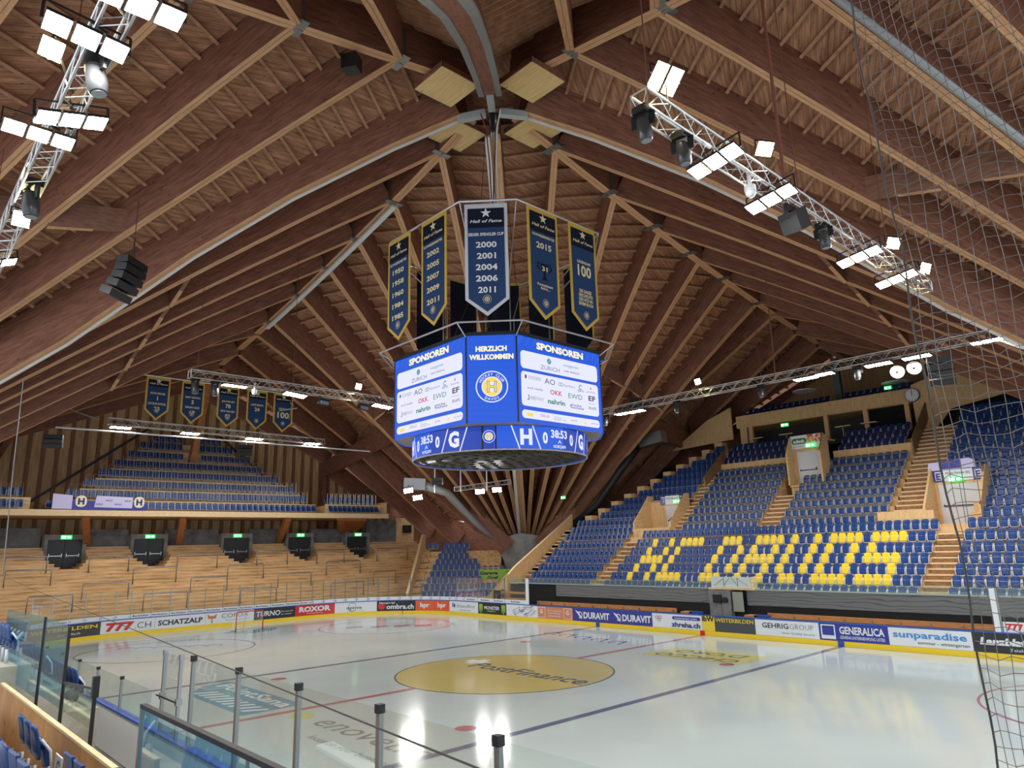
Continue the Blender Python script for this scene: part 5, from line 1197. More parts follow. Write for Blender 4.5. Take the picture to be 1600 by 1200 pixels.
# ventilation duct and small roof bits
t = thing('ventilation_duct', 'galvanised ventilation duct running along a rafter to the far footing', 'duct', (-26, 18, 9)); b = MB()
b.tube([(-26.5, 14.9, 10.35), (-26.25, 17.2, 9.75), (-27.0, 20.6, 7.5), (-27.1, 23.7, 5.4)], [.38, .34, .27, .25], 10); b.build('pipe', mat('duct zinc', (190, 194, 196), .4, .3), t, True)
b = MB(); b.bar((-27.4, 13.4, 10.5), (-26.4, 14.9, 10.4), 1.0, .95); b.build('silencer', MATS['duct zinc'], t); b = MB(); b.bar((-27.44, 13.34, 10.5), (-27.47, 13.3, 10.5), .8, .75); b.build('grille', M_DARK, t)
t = thing('ventilation_duct', 'square galvanised duct under the roof behind the video cube on the bench side', 'duct', (-14, 27, 10)); b = MB(); b.bar((-11.2, 28.5, 13.75), (-13.4, 28.3, 13.5), .95, .95); b.build('silencer', M_STEEL, t); b = MB(); b.tube([(-13.4, 28.3, 13.5), (-14.8, 27.0, 11.2), (-17.1, 26.5, 8.4), (-20.5, 26.5, 6.6)], .32, 10); b.build('pipe', M_DARK, t, True)

b = MB(); zz = Vector((0, 0, 1))
for sx_ in (1, -1):
    for p, q, zp, zq in (((-27.2, 25.6), (-33.0, 24.2), 6.5, 7.6), ((-33.0, 24.2), (-37.2, 23.8), 7.6, 8.6), ((-37.2, 23.8), (-43, 22.6), 8.6, 10.0), ((-43, 22.6), (-43, 0), 16, 23), ((-43, 0), (-43, -30), 23, 12)):
        a, c = (Vector((p[0], p[1], 0)), Vector((q[0], q[1], 0))) if sx_ > 0 else (Vector((-p[1], -p[0], 0)), Vector((-q[1], -q[0], 0)))
        b.slab([a-zz*.2, c-zz*.2, c+zz*zq, a+zz*zp], (c-a).normalized().cross(zz)*.1)
struct(b.build('wall_eaves', W_BEAM, origin=(-30, 25, 0)))
# ------------------------------------------------------------------ video cube
S_BLUE = screen('led blue', (26, 86, 214), .56); S_BLUE2 = screen('led deep blue', (14, 58, 170), .56); S_WHITE = screen('led white', (226, 228, 250), .56); S_CREAM = screen('led cream', (255, 244, 196), .56)
S_GREY = screen('led grey print', (112, 116, 136), .56); S_RED = screen('led red print', (196, 74, 92), .56); S_GREEN = screen('led green print', (46, 128, 104), .56); S_DKT = screen('led dark print', (60, 66, 96), .56)
S_YEL = screen('led yellow', (246, 214, 90), .56); S_BLK = screen('led black', (14, 14, 18), .56); S_TEAL = screen('led teal print', (44, 142, 166), .56); S_STRIPE = screen('led stripe blue', (30, 98, 226), .56)
SM = [S_BLUE, S_WHITE, S_CREAM, S_GREY, S_RED, S_GREEN, S_DKT, S_YEL, S_TEAL, S_STRIPE, S_BLK, S_BLUE2]
CH, CK, CZ0, CZ1 = 3.9, 2.5, 9.68, 13.18
cube = thing('video_cube', 'octagonal video cube with blue screens and a round score ring over centre ice', 'scoreboard', (0, 0, 8.7))
oct_ = lambda h, k, z: [(k, -h, z), (h, -k, z), (h, k, z), (k, h, z), (-k, h, z), (-h, k, z), (-h, -k, z), (-k, -h, z)]
b = MB(); lo = oct_(CH-.05, CK-.03, CZ0+.02); hi = oct_(CH-.05, CK-.03, CZ1-.02)
b.add(lo+hi, [(i, (i+1) % 8, 8+(i+1) % 8, 8+i) for i in range(8)]+[tuple(range(8))[::-1], tuple(range(8, 16))]); b.build('cabinet', mat('cube beige underside', (150, 140, 124), .6), cube)
OC = oct_(CH, CK, 0)
def face_frame(i):
    a, c = Vector(OC[i]), Vector(OC[(i+1) % 8]); u = (c-a).normalized(); n = Vector((u.y, -u.x, 0)); return a, u, n, (c-a).length
def wide_face(b, P, W, H):
    put2d(b, rect2d(0, 0, W, H), lambda u, v: P(u, v, 0), 0)
    for i in range(26):
        u = -H+i*.36
        if u+.5 > 0 and u < W: 
            a, c = max(.0, u), min(W, u+.5)
            b.add([P(a, H*.9+.0, .5), P(min(W, a+.10), H*.9, .5), P(min(W, a+.3), H, .5), P(min(W, a+.2), H, .5)], [(0, 1, 2, 3)], 9)
    T = lambda s, x, y, h, w_, mi, bo=0.0, sh=0.0: put_text(b, s, lambda u, v: P(u, v, 2), x*W, (1-y)*H, h*H, None if w_ is None else w_*W, mi, bo, sh)
    for y0, y1 in ((.17, .375), (.41, .805), (.85, .945)):
        put2d(b, round2d(.04*W, (1-y1)*H, .955*W, (1-y0)*H, .16), lambda u, v: P(u, v, 1), 1)
    T('SPONSOREN', .5, .115, .075, .56, 2, .05)
    put2d(b, disc2d(.36*W, (1-.235)*H, .12, 20), lambda u, v: P(u, v, 2), 8); T('Z', .36, .25, .035, None, 1, .02, .2)
    T('ZURICH', .37, .345, .05, .22, 3, .0); T('oxygenie', .62, .255, .035, .18, 8); T('new balance', .63, .32, .028, .19, 3, .01)
    put2d(b, rect2d(.08*W, (1-.49)*H, .10*W, (1-.45)*H), lambda u, v: P(u, v, 2), 6); T('Graubuendner', .19, .468, .02, .14, 3); T('Kantonalbank', .19, .49, .02, .14, 3)
    T('AO', .36, .51, .065, .12, 6); put2d(b, ring2d(.475*W, (1-.485)*H, .06, .08, n=14), lambda u, v: P(u, v, 2), 5); put2d(b, ring2d(.50*W, (1-.485)*H, .06, .08, n=14), lambda u, v: P(u, v, 2), 5); T('Garbers', .59, .50, .03, .14, 3)
    put2d(b, ring2d(.73*W, (1-.475)*H, .07, .11, .5, 5.6, 14), lambda u, v: P(u, v, 2), 8); T('dynn', .73, .53, .03, .08, 6); put2d(b, star2d(.86*W, (1-.465)*H, .07), lambda u, v: P(u, v, 2), 3); T('pischa', .86, .52, .025, .1, 3)
    T('soul media', .19, .605, .028, .17, 6); T('OKK', .43, .625, .055, .14, 4, .02); T('EWD', .66, .63, .06, .17, 5); T('EF', .87, .62, .06, .09, 6, .03); T('Education', .87, .66, .015, .09, 3)
    put2d(b, ring2d(.17*W, (1-.705)*H, .09, .11, -1.2, 1.2, 8), lambda u, v: P(u, v, 2), 3); put2d(b, rect2d(.1*W, (1-.73)*H, .13*W, (1-.725)*H), lambda u, v: P(u, v, 2), 3); T('Jo', .14, .72, .05, .08, 3); T('Schmid', .24, .70, .018, .08, 3); T('Holzbau', .24, .72, .018, .08, 3)
    T('nahrin', .43, .735, .055, .2, 5, .03); T('grischa', .66, .72, .03, .14, 6, .01); T('mechanix', .68, .75, .03, .16, 6, .01); T('zust', .87, .725, .045, .1, 6)
    put2d(b, rect2d(.09*W, (1-.92)*H, .16*W, (1-.88)*H), lambda u, v: P(u, v, 2), 7); T('ISELLE', .29, .905, .03, .1, 4); T('Davos', .44, .895, .018, .08, 3); T('Spengler Cup', .46, .918, .018, .14, 3); T('graub', .63, .905, .025, .07, 4); put2d(b, disc2d(.77*W, (1-.905)*H, .06, 10), lambda u, v: P(u, v, 2), 7); T('partner', .90, .905, .02, .11, 3)
def slim_face(b, P, W, H):
    put2d(b, rect2d(0, 0, W, H), lambda u, v: P(u, v, 0), 0)
    rnd = random.Random(2)
    for i in range(14):
        for j in range(9):
            u, v = W*(.05+.1*j), H*(.03+.07*i); b.add([P(u, v, .5), P(u+.07, v+.05, .5), P(u+.14, v, .5), P(u+.14, v-.03, .5), P(u+.07, v+.02, .5), P(u, v-.03, .5)], [(0, 1, 2, 3, 4, 5)], 9) if u+.14 < W and v > .05 else 0
    put_text(b, 'HERZLICH', lambda u, v: P(u, v, 2), W/2, H*.815, H*.055, W*.62, 2, .05); put_text(b, 'WILLKOMMEN', lambda u, v: P(u, v, 2), W/2, H*.72, H*.055, W*.88, 2, .05)
    crest(b, lambda u, v, k: P(u, v, 1+k*.6), W/2, H*.405, H*.18, 1, 7, 0)
for i in range(8):
    a, u, n, L = face_frame(i); H = CZ1-CZ0
    P = lambda q, v, k=0: tuple(a+u*q+n*(.004+.004*k)+Vector((0, 0, CZ0+v)))
    b = MB(); (slim_face if i % 2 == 0 else wide_face)(b, P, L, H)
    b.build('screen', SM, cube)
b = MB()
for i in range(8):
    a, u, n, L = face_frame(i); b.bar(a+Vector((0, 0, CZ0)), a+Vector((0, 0, CZ1)), .05, .05); b.bar(a+Vector((0, 0, CZ1+.06)), a+u*L+Vector((0, 0, CZ1+.06)), .2, .12)
b.build('corner_profile', M_DARK, cube)
# score ring
RR, RZ0, RZ1 = 3.85, 8.75, 9.68
C = lambda ang, v, k=0: ((RR+.006+.004*k)*math.cos(ang), (RR+.006+.004*k)*math.sin(ang), RZ0+v)
b = MB(); n = 96
for i in range(n):
    a0, a1 = 2*math.pi*i/n, 2*math.pi*(i+1)/n; b.add([C(a0, 0, -1), C(a1, 0, -1), C(a1, RZ1-RZ0, -1), C(a0, RZ1-RZ0, -1)], [(0, 1, 2, 3)], 0 if (i//12) % 2 else 11)
RH = RZ1-RZ0
for c in range(4):
    mid = math.radians(-48+90*c)
    Q = lambda q, v, k=0: C(mid+q/RR, v, k)
    put2d(b, rect2d(-.30, 0, .30, RH), lambda u, v: Q(u, v, 0), 10)
    crest(b, lambda u, v, k: Q(u, v, 1+.5*k), 0, RH*.55, RH*.27, 1, 7, 0, False)
    for sgn, ch in ((1, 'H'), (-1, 'G')):
        x = sgn*22*math.pi/180*RR; put_text(b, ch, lambda u, v: Q(u, v, 1), x, RH*.22, RH*.62, .5, 1, .05)
        for q in (15.5, 28.5): 
            xx = sgn*q*math.pi/180*RR; t_ = -.16*sgn; b.add([Q(xx-t_-.02, 0, 1), Q(xx-t_+.03, 0, 1), Q(xx+t_+.03, RH, 1), Q(xx+t_-.02, RH, 1)], [(0, 1, 2, 3)], 1)
    mid2 = math.radians(-93+90*c); Q2 = lambda q, v, k=0: C(mid2+q/RR, v, k)
    put_text(b, '38:53', lambda u, v: Q2(u, v, 1), 0, RH*.54, RH*.33, .88, 1, .03)
    for q in (-.72, .72): put_text(b, '0', lambda u, v: Q2(u, v, 1), q, RH*.28, RH*.46, .24, 1, .04)
    put_text(b, 'NORQAIN', lambda u, v: Q2(u, v, 1), 0, RH*.1, RH*.13, .66, 1, .02); b.add([Q2(-.1, RH*.3, 1), Q2(-.05, RH*.3, 1), Q2(0, RH*.4, 1), Q2(.05, RH*.3, 1), Q2(.1, RH*.3, 1), Q2(0, RH*.46, 1)], [(0, 1, 2, 5), (2, 3, 4, 5)], 1)
b.build('score_ring', SM, cube)
b = MB(); b.tube([(RR*.995*math.cos(2*math.pi*i/64), RR*.995*math.sin(2*math.pi*i/64), RZ0) for i in range(64)], .035, 6, closed=True); b.build('ring_rim', mat('ring rim', (168, 158, 146), .5), cube)
b = MB(); vs = [(RR*.985*math.cos(2*math.pi*i/64), RR*.985*math.sin(2*math.pi*i/64), 8.80) for i in range(64)]; b.slab(vs, (0, 0, .08))
for i in range(64):
    pass
for r, m in ((.6, 6), (1.3, 13), (2.0, 20), (2.7, 27), (3.4, 34)):
    for i in range(m): a = 2*math.pi*(i+.5*(m % 2))/m; b.sphere((r*math.cos(a), r*math.sin(a), 8.82), .17, 8, 0, (1, 1, .55))
b.build('loudspeaker_grid', mat('gloss black', (8, 8, 10), .34, spec=.5), cube, True)
b = MB()
for h, k, z, r in ((4.55, 2.75, 13.55, .04), (4.2, 2.55, 18.85, .05)):
    p = oct_(h, k, z); b.tube(p, r, 6, closed=True)
for i in range(8):
    b.tube([oct_(4.55, 2.75, 13.55)[i], oct_(CH, CK, CZ1-.05)[i]], .025, 5); b.tube([oct_(4.2, 2.55, 18.85)[i], oct_(2.2, 1.2, 16.2)[i], oct_(2.2, 1.2, 13.2)[i]], .03, 5)
b.build('top_frame', M_ALU, cube)
b = MB()
for i in range(4):
    a = math.pi/4+i*math.pi/2; b.tube([(1.2*math.cos(a), 1.2*math.sin(a), 13.2), (.35*math.cos(a), .35*math.sin(a), 25.4)], .012, 4)
for i in range(8): p = oct_(2.2, 1.2, 13.2)[i]; q = oct_(2.2, 1.2, 16.2)[(i+1) % 8]; b.tube([p, q], .02, 4)
b.build('suspension_wire', M_DARK, cube)
# hall of fame banners round the cube
dg = 1/R2
def trophy(b, P, W, H):
    pass
def cup(b, P, W, H):
    pl = lambda pts: b.add([P(W/2+x*W, -.60*H+y*W) for x, y in pts], [tuple(range(len(pts)))], 0)
FA = [((-2.65, -4.2), (1, 0), 1.75, 0, [('SCHWEIZERMEISTER', .265, .022, .74), ('1950', .36, .045, .5), ('1958', .47, .045, .5), ('1960', .58, .045, .5), ('1984', .69, .045, .5), ('1985', .80, .045, .5)], 'gold edged navy banner listing five years from 1950, first on the cube'),
      ((-.05, -4.2), (1, 0), 1.75, 0, [('SCHWEIZERMEISTER', .265, .022, .74), ('2002', .36, .045, .5), ('2005', .47, .045, .5), ('2007', .58, .045, .5), ('2009', .69, .045, .5), ('2011', .80, .045, .5)], 'gold edged navy banner listing five years from 2002 on the cube'),
      ((2.5, -3.9), (dg, dg), 1.76, 1, [('SIEGER SPENGLER CUP', .295, .026, .82), ('2000', .40, .05, .48), ('2001', .50, .05, .44), ('2004', .60, .05, .5), ('2006', .70, .05, .5), ('2011', .80, .05, .4)], 'silver edged navy banner listing five cup years at the cube corner'),
      ((4.2, -2.0), (0, 1), 1.78, 0, [('SCHWEIZERMEISTER', .265, .022, .74), ('2015', .37, .052, .5), ('31', .57, .04, .18), ('Fortsetzung', .71, .022, .5), ('folgt...', .74, .022, .3)], 'gold edged navy banner with the single year 2015 and a cup'),
      ((4.2, .5), (0, 1), 1.75, 0, [('LEGENDAR', .37, .025, .5), ('100', .49, .10, .5), ('DIE GANZE', .65, .03, .44), ('GESCHICHTE', .69, .03, .52), ('DES HCD IN', .73, .03, .5), ('EINEM BUCH', .77, .03, .52)], 'gold edged navy banner with a big golden hundred on the cube')]
for (x, y), (ux, uy), W, tr, ln, lb in FA:
    nx, ny = uy, -ux
    pl = lambda u, v, k, x=x, y=y, ux=ux, uy=uy, nx=nx, ny=ny: (x+ux*u+nx*(.03+.01*k), y+uy*u+ny*(.03+.01*k), 18.82+v)
    t = cloth_banner(lb, 'hall of fame banners on the cube', pl, W, 4.85, .7, ln, tr)
    if '2015' in lb:
        b = MB(); G = lambda u, v: pl(u, v, 3.2)
        for pts in ([(-.22, .42), (.22, .42), (.16, .14), (.04, .04), (.04, -.16), (.2, -.3), (-.2, -.3), (-.04, -.16), (-.04, .04), (-.16, .14)],): b.add([G(W/2+a, -.59*4.85+c) for a, c in pts], [tuple(range(len(pts)))])
        for sg in (-1, 1): put2d(b, ring2d(W/2+sg*.25, -.59*4.85+.28, .12, .17, -1.6 if sg > 0 else 1.5, 1.7 if sg > 0 else 4.8, 10), G)
        b.build('cup_emblem', C_DARK, t)
for i, ((x, y), (ux, uy), lb) in enumerate((((-4.2, 2.3), (0, -1), 'dark back of a banner on the far side of the cube, nearest the gable end'), ((-4.2, .2), (0, -1), 'dark back of the second banner on the far side of the cube'), ((-.4, 4.2), (-1, 0), 'dark back of a banner behind the silver edged banner'), ((2.2, 4.2), (-1, 0), 'dark back of a banner on the far side of the cube, bench side'), ((-2.5, 3.9), (-dg, -dg), 'dark back of the corner banner deep behind the cube frame'))):
    W = 1.75; t = thing('pennant_banner', lb, 'banner', (x+ux*W/2, y+uy*W/2, 18.8), 'banner backs on the cube'); b = MB(); f = lambda u, v: (x+ux*u, y+uy*u, 18.8+v)
    b.slab([f(0, 0), f(0, -4.15), f(W/2, -4.85), f(W, -4.15), f(W, 0)], (uy*.02, -ux*.02, 0)); b.build('cloth', C_DARK, t)
    b = MB(); b.bar(f(0, -.05), f(W, -.05), .05, .14); b.bar(f(0, 0), f(0, -4.1), .05, .05); b.build('trim', C_GOLD, t)

# ------------------------------------------------------------------ trusses and lamps
def truss(name, label, a, b_, s=.42, hang=(), hz=22):
    a, b_ = Vector(a), Vector(b_); d = (b_-a).normalized(); y = Vector((0, 0, 1)).cross(d).normalized(); z = Vector((0, 0, 1)); L = (b_-a).length
    t = thing('lighting_truss', label, 'truss', (a+b_)/2, 'lighting trusses'); ch = MB(); br = MB(); h = s/2
    cs = [y*p*h+z*q*h for p, q in ((-1, -1), (1, -1), (1, 1), (-1, 1))]
    for c in cs: ch.tube([a+c, b_+c], .03, 6)
    n = max(2, int(L/s))
    for i in range(n):
        p, q = a+d*L*i/n, a+d*L*(i+1)/n
        for k in range(4):
            c0, c1 = cs[k], cs[(k+1) % 4]
            br.tube([p+c0, q+c1] if i % 2 else [p+c1, q+c0], .013, 4)
            if i == 0: br.tube([p+c0, p+c1], .02, 4)
    for k in range(4): br.tube([b_+cs[k], b_+cs[(k+1) % 4]], .02, 4)
    ch.build('chords', M_ALU, t); br.build('braces', M_ALU, t)
    for u in hang: w_ = MB(); p = a+d*L*u; w_.tube([p+z*h, p+z*(h+.3), p+z*(hz-p.z)], [.05, .016, .014], 5); w_.build('hanger', mat('hanger steel rust', (104, 62, 52), .6), t)
    return t
truss('t', 'pale lighting truss hung high in front of the net, across the ice', (15.65, -9.9, 13.95), (15.65, 7.2, 13.95), .42, (.02, .42, .8), 24)
truss('t', 'pale lighting truss leaving the frame overhead towards the near terrace', (17, -18.6, 14.0), (-14, -18.6, 14.0), .42, (.3, .7), 19)
truss('t', 'pale lighting truss above the team benches and upper seats', (-15.5, 16.8, 14.0), (15.4, 16.8, 14.0), .42, (.35, .63, .9), 19)
truss('t', 'pale lighting truss with lamps just beyond the video cube towards the gable', (-13.4, -9.1, 14.05), (-13.4, 9.5, 14.0), .42, (.02, .3, .55, .8), 23)
truss('t', 'pale lighting truss in front of the end balcony banners', (-29.5, -9.0, 14.0), (-29.5, 6.9, 13.85), .42, (.2, .7), 20.3)
truss('t', 'short lighting truss before the fan of beams under the video cube', (-23.66, 15.93, 9.85), (-20.32, 19.28, 10.35), .34, (), 14)
b = MB(); b.tube([(-29.5, -12.0, 13.3), (-29.5, 11.3, 13.38)], .06, 6); tag(b.build('cloth_pipe', M_WHITE), 'long thin white pipe hung below the truss before the end balcony', 'pipe')
b = MB(); b.tube([(-29.5, -9.5, 14.05), (-30.3, -10.9, 14.6), (-31.0, -12.2, 15.6), (-31.3, -13, 16.8)], .05, 5); tag(b.build('cable_loop', M_ALU), 'cable drooping from the end balcony truss up to the roof', 'cable')
b = MB(); b.tube([(15.4, 16.8, 13.9), (16.3, 16.8, 13.2), (17.4, 16.8, 12.6), (18.6, 16.9, 12.7)], .05, 5); tag(b.build('cable_loop', M_ALU), 'cable drooping from the bench side truss behind the net', 'cable')

def emissive(name, rgb, k):
    if name in MATS: return MATS[name]
    m = bpy.data.materials.new(name); m.use_nodes = True; nt = m.node_tree; N = nt.nodes
    N.remove(N['Principled BSDF']); e = N.new('ShaderNodeEmission'); e.inputs[0].default_value = lin(rgb); e.inputs[1].default_value = k
    nt.links.new(e.outputs[0], N['Material Output'].inputs[0]); MATS[name] = m; return m
E_COOL = emissive('floodlight led', (255, 252, 246), LAMP); E_WARM = emissive('warm floodlight', (255, 240, 170), WARM)
def basis(d, along):
    d = Vector(d).normalized(); a = Vector(along); a = (a-d*a.dot(d)).normalized(); return d, a, d.cross(a)
def floodlight(p, target, label, along, n=3, e=None, w=.39, h=.48, truss_p=None, group='floodlights'):
    p = Vector(p); d, a, c = basis(Vector(target)-p, along)
    t = thing('floodlight', label, 'floodlight', p, group)
    b = MB(); tot = n*w+(n-1)*.04
    for i in range(n):
        o = a*(-tot/2+w/2+i*(w+.04)); vs = [p+o+a*x*w/2+c*y*h/2+d*z for z in (-.06, 0) for x, y in ((-1, -1), (1, -1), (1, 1), (-1, 1))]
        b.add(vs, [(0, 1, 2, 3), (0, 4, 5, 1), (1, 5, 6, 2), (2, 6, 7, 3), (3, 7, 4, 0), (4, 7, 6, 5)])
    hs_ = b.build('housing', M_DARK, t)
    for i in range(n):
        o = a*(-tot/2+w/2+i*(w+.04)); b = MB(); vs = [p+o+a*x*w*.46+c*y*h*.46+d*.006 for x, y in ((-1, -1), (1, -1), (1, 1), (-1, 1))]
        k = Vector(vs[1]-vs[0]).cross(vs[2]-vs[1]); b.add(vs if k.dot(d) > 0 else vs[::-1], [(0, 1, 2, 3)]); b.build('led_panel', e or E_COOL, hs_)
    b = MB()
    for sg in (-1, 1): b.bar(p+a*sg*(tot/2+.03), p+a*sg*(tot/2+.03)-d*.1+Vector((0, 0, .28)), .03, .05)
    b.bar(p-a*(tot/2+.03)-d*.1+Vector((0, 0, .28)), p+a*(tot/2+.03)-d*.1+Vector((0, 0, .28)), .03, .03)
    if truss_p is not None: b.bar(p-d*.1+Vector((0, 0, .28)), Vector(truss_p), .04, .04)
    b.build('bracket', M_DARK, t); return t
def moving_head(p, label, tilt=(0, 0, -1), s=1.0):
    p = Vector(p); d = Vector(tilt).normalized(); t = thing('moving_head_light', label, 'stage light', p, 'moving head lights')
    b = MB(); b.box(p+Vector((0, 0, .34*s)), (.34*s, .34*s, .16*s)); b.build('base', M_BLACK, t)
    b = MB(); _, a, c = basis(d, (1, .3, 0))
    for sg in (-1, 1): b.bar(p+a*.2*s*sg+Vector((0, 0, .28*s)), p+a*.2*s*sg-Vector((0, 0, .02)), .05*s, .14*s, a)
    b.bar(p+a*.22*s+Vector((0, 0, .27*s)), p-a*.22*s+Vector((0, 0, .27*s)), .14*s, .05*s); b.build('yoke', M_BLACK, t)
    b = MB(); b.tube([p-d*.18*s, p-d*.12*s, p+d*.18*s, p+d*.34*s, p+d*.36*s], [.09*s, .15*s, .165*s, .14*s, .12*s], 12); b.build('head', mat('lamp head grey', (58, 60, 62), .3), t, True)
    b = MB(); b.cyl(p+d*.365*s, .11*s, .01, d, 14); b.build('lens', mat('lens', (150, 156, 160), .1, .2), t); return t
TG = lambda p, k=.35: (p[0]*k, p[1]*k, 0)
X = 15.65
RN = [(-7.15, 13.58), (-4.55, 13.5), (.95, 13.42), (4.0, 13.45)]
for i, (y, z) in enumerate(RN): floodlight((X+.05, y, z), (X+2.0, y-2.2, 0), f'triple panel floodlight glaring under the truss before the net, {nth(i+1)} along', (1, 0, 0), truss_p=(X, y, 13.8))
for i, (y, z, n) in enumerate(((-8.85, 14.98, 2), (-4.45, 15.0, 1), (4.45, 14.9, 1), (7.6, 14.8, 1))):
    floodlight((X, y, z), (X+(5, 3.5, 4, 6)[i], y-(9, 9, 9, 4)[i], z-(4, 1.5, 1.5, 2)[i]), f'warm yellow floodlight standing on the truss before the net, {nth(i+1)} along', (0, 1, 0), n, E_WARM, .3 if n > 1 else .42, .62 if n > 1 else .4, (X, y, 14.1), 'warm floodlights')
for i, y in enumerate((-9.8, -8.4, -1.4)): moving_head((X, y, 13.42), f'black moving head light under the truss before the net, {nth(i+1)} along', (.05, .1, -1), .95)
for i, (x, y, z) in enumerate(((12.4, -18.45, 13.5), (10.9, -18.9, 13.6), (8.1, -18.55, 13.6), (7.1, -18.95, 13.6), (-1.5, -18.7, 13.6), (-6, -18.7, 13.6), (-10, -18.7, 13.6))):
    floodlight((x, y, z), (x+1.5, y+(.5, -1, 4, 0, 6, 6, 6)[i], 0), f'triple panel floodlight on the truss overhead, {nth(i+1)} from the camera end', (0, 1, 0), truss_p=(x, -18.6, 13.85))
floodlight((8.1, -19.05, 15.0), (15, -19.6, 9.5), 'warm yellow floodlight above the overhead truss beside the triple panels', (1, 0, 0), 1, E_WARM, .42, .42, (8.1, -18.6, 14.2), 'warm floodlights')
floodlight((2.8, -18.6, 13.45), (14, -18, 8), 'warm yellow floodlight under the overhead truss, far along at the frame edge', (0, 1, 0), 1, E_WARM, .4, .4, (2.8, -18.6, 13.8), 'warm floodlights')
moving_head((10.25, -18.6, 13.42), 'silver grey moving head light hanging under the overhead truss between floodlights', (.1, .2, -1), 1.1)
moving_head((4.1, -18.6, 13.45), 'dark moving head light far along the overhead truss', (.0, .1, -1), 1.2)
for i, (x, z) in enumerate(((-6.07, 13.62), (-4.95, 13.6), (6.6, 13.6), (7.5, 13.65), (10.4, 13.6), (12.2, 13.6), (15.2, 13.7))):
    floodlight((x, 16.7, z), (x, 15.5, 0), f'triple panel floodlight under the bench side truss, {nth(i+1)} from the video cube', (1, 0, 0), truss_p=(x, 16.8, 13.85))
for i, x in enumerate((-7.7, -1.85, 3.9, 9.3)): moving_head((x, 16.8, 13.4), f'black moving head light under the bench side truss, {nth(i+1)} from the video cube', (0, -.15, -1), 1.0)
for i, y in enumerate((-3.4, 2.3, 6.0)): floodlight((-13.35, y, 13.65), (-11, y-1, 0), f'triple panel floodlight under the truss beyond the cube, {nth(i+1)} from the terrace', (0, 1, 0), truss_p=(-13.4, y, 13.85))
floodlight((-13.4, -6.8, 13.72), (-13.4, -6.8, 0), 'unlit looking slim floodlight near the terrace end of the truss beyond the cube', (0, 1, 0), truss_p=(-13.4, -6.8, 13.85))
for i, y in enumerate((-8.8, -7.8)): moving_head((-13.4, y, 13.45), f'black moving head light near the terrace end of the truss beyond the cube, {nth(i+1)} along', (0, .1, -1), 1.1)
for i, y in enumerate((-1.65, .97)):
    t = thing('wash_light', f'dark box shaped wash light under the truss beyond the cube, {nth(i+1)} along', 'stage light', (-13.4, y, 13.5), 'wash lights'); b = MB(); b.bar((-13.4, y-.3, 13.5), (-13.4, y+.3, 13.45), .35, .3); b.build('case', M_DARK, t); b = MB(); b.bar((-13.2, y-.25, 13.42), (-13.2, y+.25, 13.38), .04, .18); b.build('lens', mat('lens', (150, 156, 160), .1, .2), t)
for i, y in enumerate((-8.2, -3.65, 1.07, 5.86)): floodlight((-29.45, y, 13.6), (-27.5, y, 0), f'triple panel floodlight under the truss before the end balcony, {nth(i+1)} from the near side', (0, 1, 0), truss_p=(-29.5, y, 13.8))
for i, (p, g) in enumerate((((-.2, 16.8, 14.75), (8, -5, 6)), ((-13.4, .65, 14.7), (10, -12, 6)))):
    floodlight(p, g, ('warm round looking floodlight above the bench side truss', 'warm round looking floodlight above the truss beyond the cube')[i], (0, 1, 0) if i else (1, 0, 0), 1, E_WARM, .36, .36, (p[0], p[1], 14.1), 'warm floodlights')
for i, p in enumerate(((-26.4, 13.2, 9.85), (-25.85, 13.75, 9.25), (-22.1, 17.4, 9.6), (-21.1, 18.4, 9.7))): floodlight(p, (p[0]*.6, p[1]*.6, 0), ('floodlight fixed to a roof beam below the video cube, upper of two', 'floodlight fixed to a roof beam below the video cube, lower of two', 'floodlight under the short truss before the beam fan, terrace side', 'floodlight under the short truss before the beam fan, bench side')[i], (1, 1, 0), 2, None, .36, .46, (p[0], p[1], p[2]+.45))
# speakers, cameras, discs
def line_array(p, label, yaw, n=4, w=.8):
    p = Vector(p); t = thing('line_array_speaker', label, 'speaker', p, 'hanging speakers')
    for i in range(n):
        b = MB(); r = Matrix.Rotation(yaw, 3, 'Z') @ Matrix.Rotation(.10*i, 3, 'X'); b.box(p+(Matrix.Rotation(yaw, 3, 'Z') @ Vector((0, .06*i*i*.5, -.27*i))), (w, .42, .25), r); b.build('speaker_box', M_BLACK, t)
    b = MB(); b.tube([p+Vector((-.2, 0, .1)), p+Vector((0, 0, .9)), p+Vector((.2, 0, .1))], .012, 4); b.tube([p+Vector((0, 0, .9)), p+Vector((0, 0, 2.4))], .012, 4); b.build('hanging_wire', M_DARK, t)
line_array((-2.3, -14.8, 14.9), 'black curved line array speaker hung from a rafter over the near terrace', 2.3, 5, 1.1)
line_array((-8.6, 21.5, 15.6), 'black line array speaker hung from a rafter over the press seats', .5, 3, .9)
line_array((-27.0, -12.4, 12.3), 'black line array speaker hung before the plank gable wall', 1.2, 3, 1.0)
line_array((-29.2, .3, 12.9), 'black line array speaker hung under the truss before the end balcony', 1.57, 4, 1.0)
line_array((-20.5, 11.8, 10.2), 'black speaker hung beside the video cube above the corner block', .8, 2, .8)
line_array((14.9, 10.2, 11.8), 'black line array speaker hung behind the edge of the safety net', .3, 4, .9)
t = thing('loudspeaker', 'black loudspeaker on a bracket under the truss before the net', 'speaker', (X, -3.2, 13.4)); b = MB(); b.box((X, -3.2, 13.35), (.5, .75, .55), Matrix.Rotation(.5, 3, 'X')); b.build('case', M_BLACK, t); b = MB(); b.bar((X, -3.2, 13.75), (X, -3.2, 13.55), .8, .06); b.bar((X, -3.6, 13.7), (X, -3.6, 13.3), .06, .1); b.bar((X, -2.8, 13.7), (X, -2.8, 13.3), .06, .1); b.build('bracket', M_DARK, t)
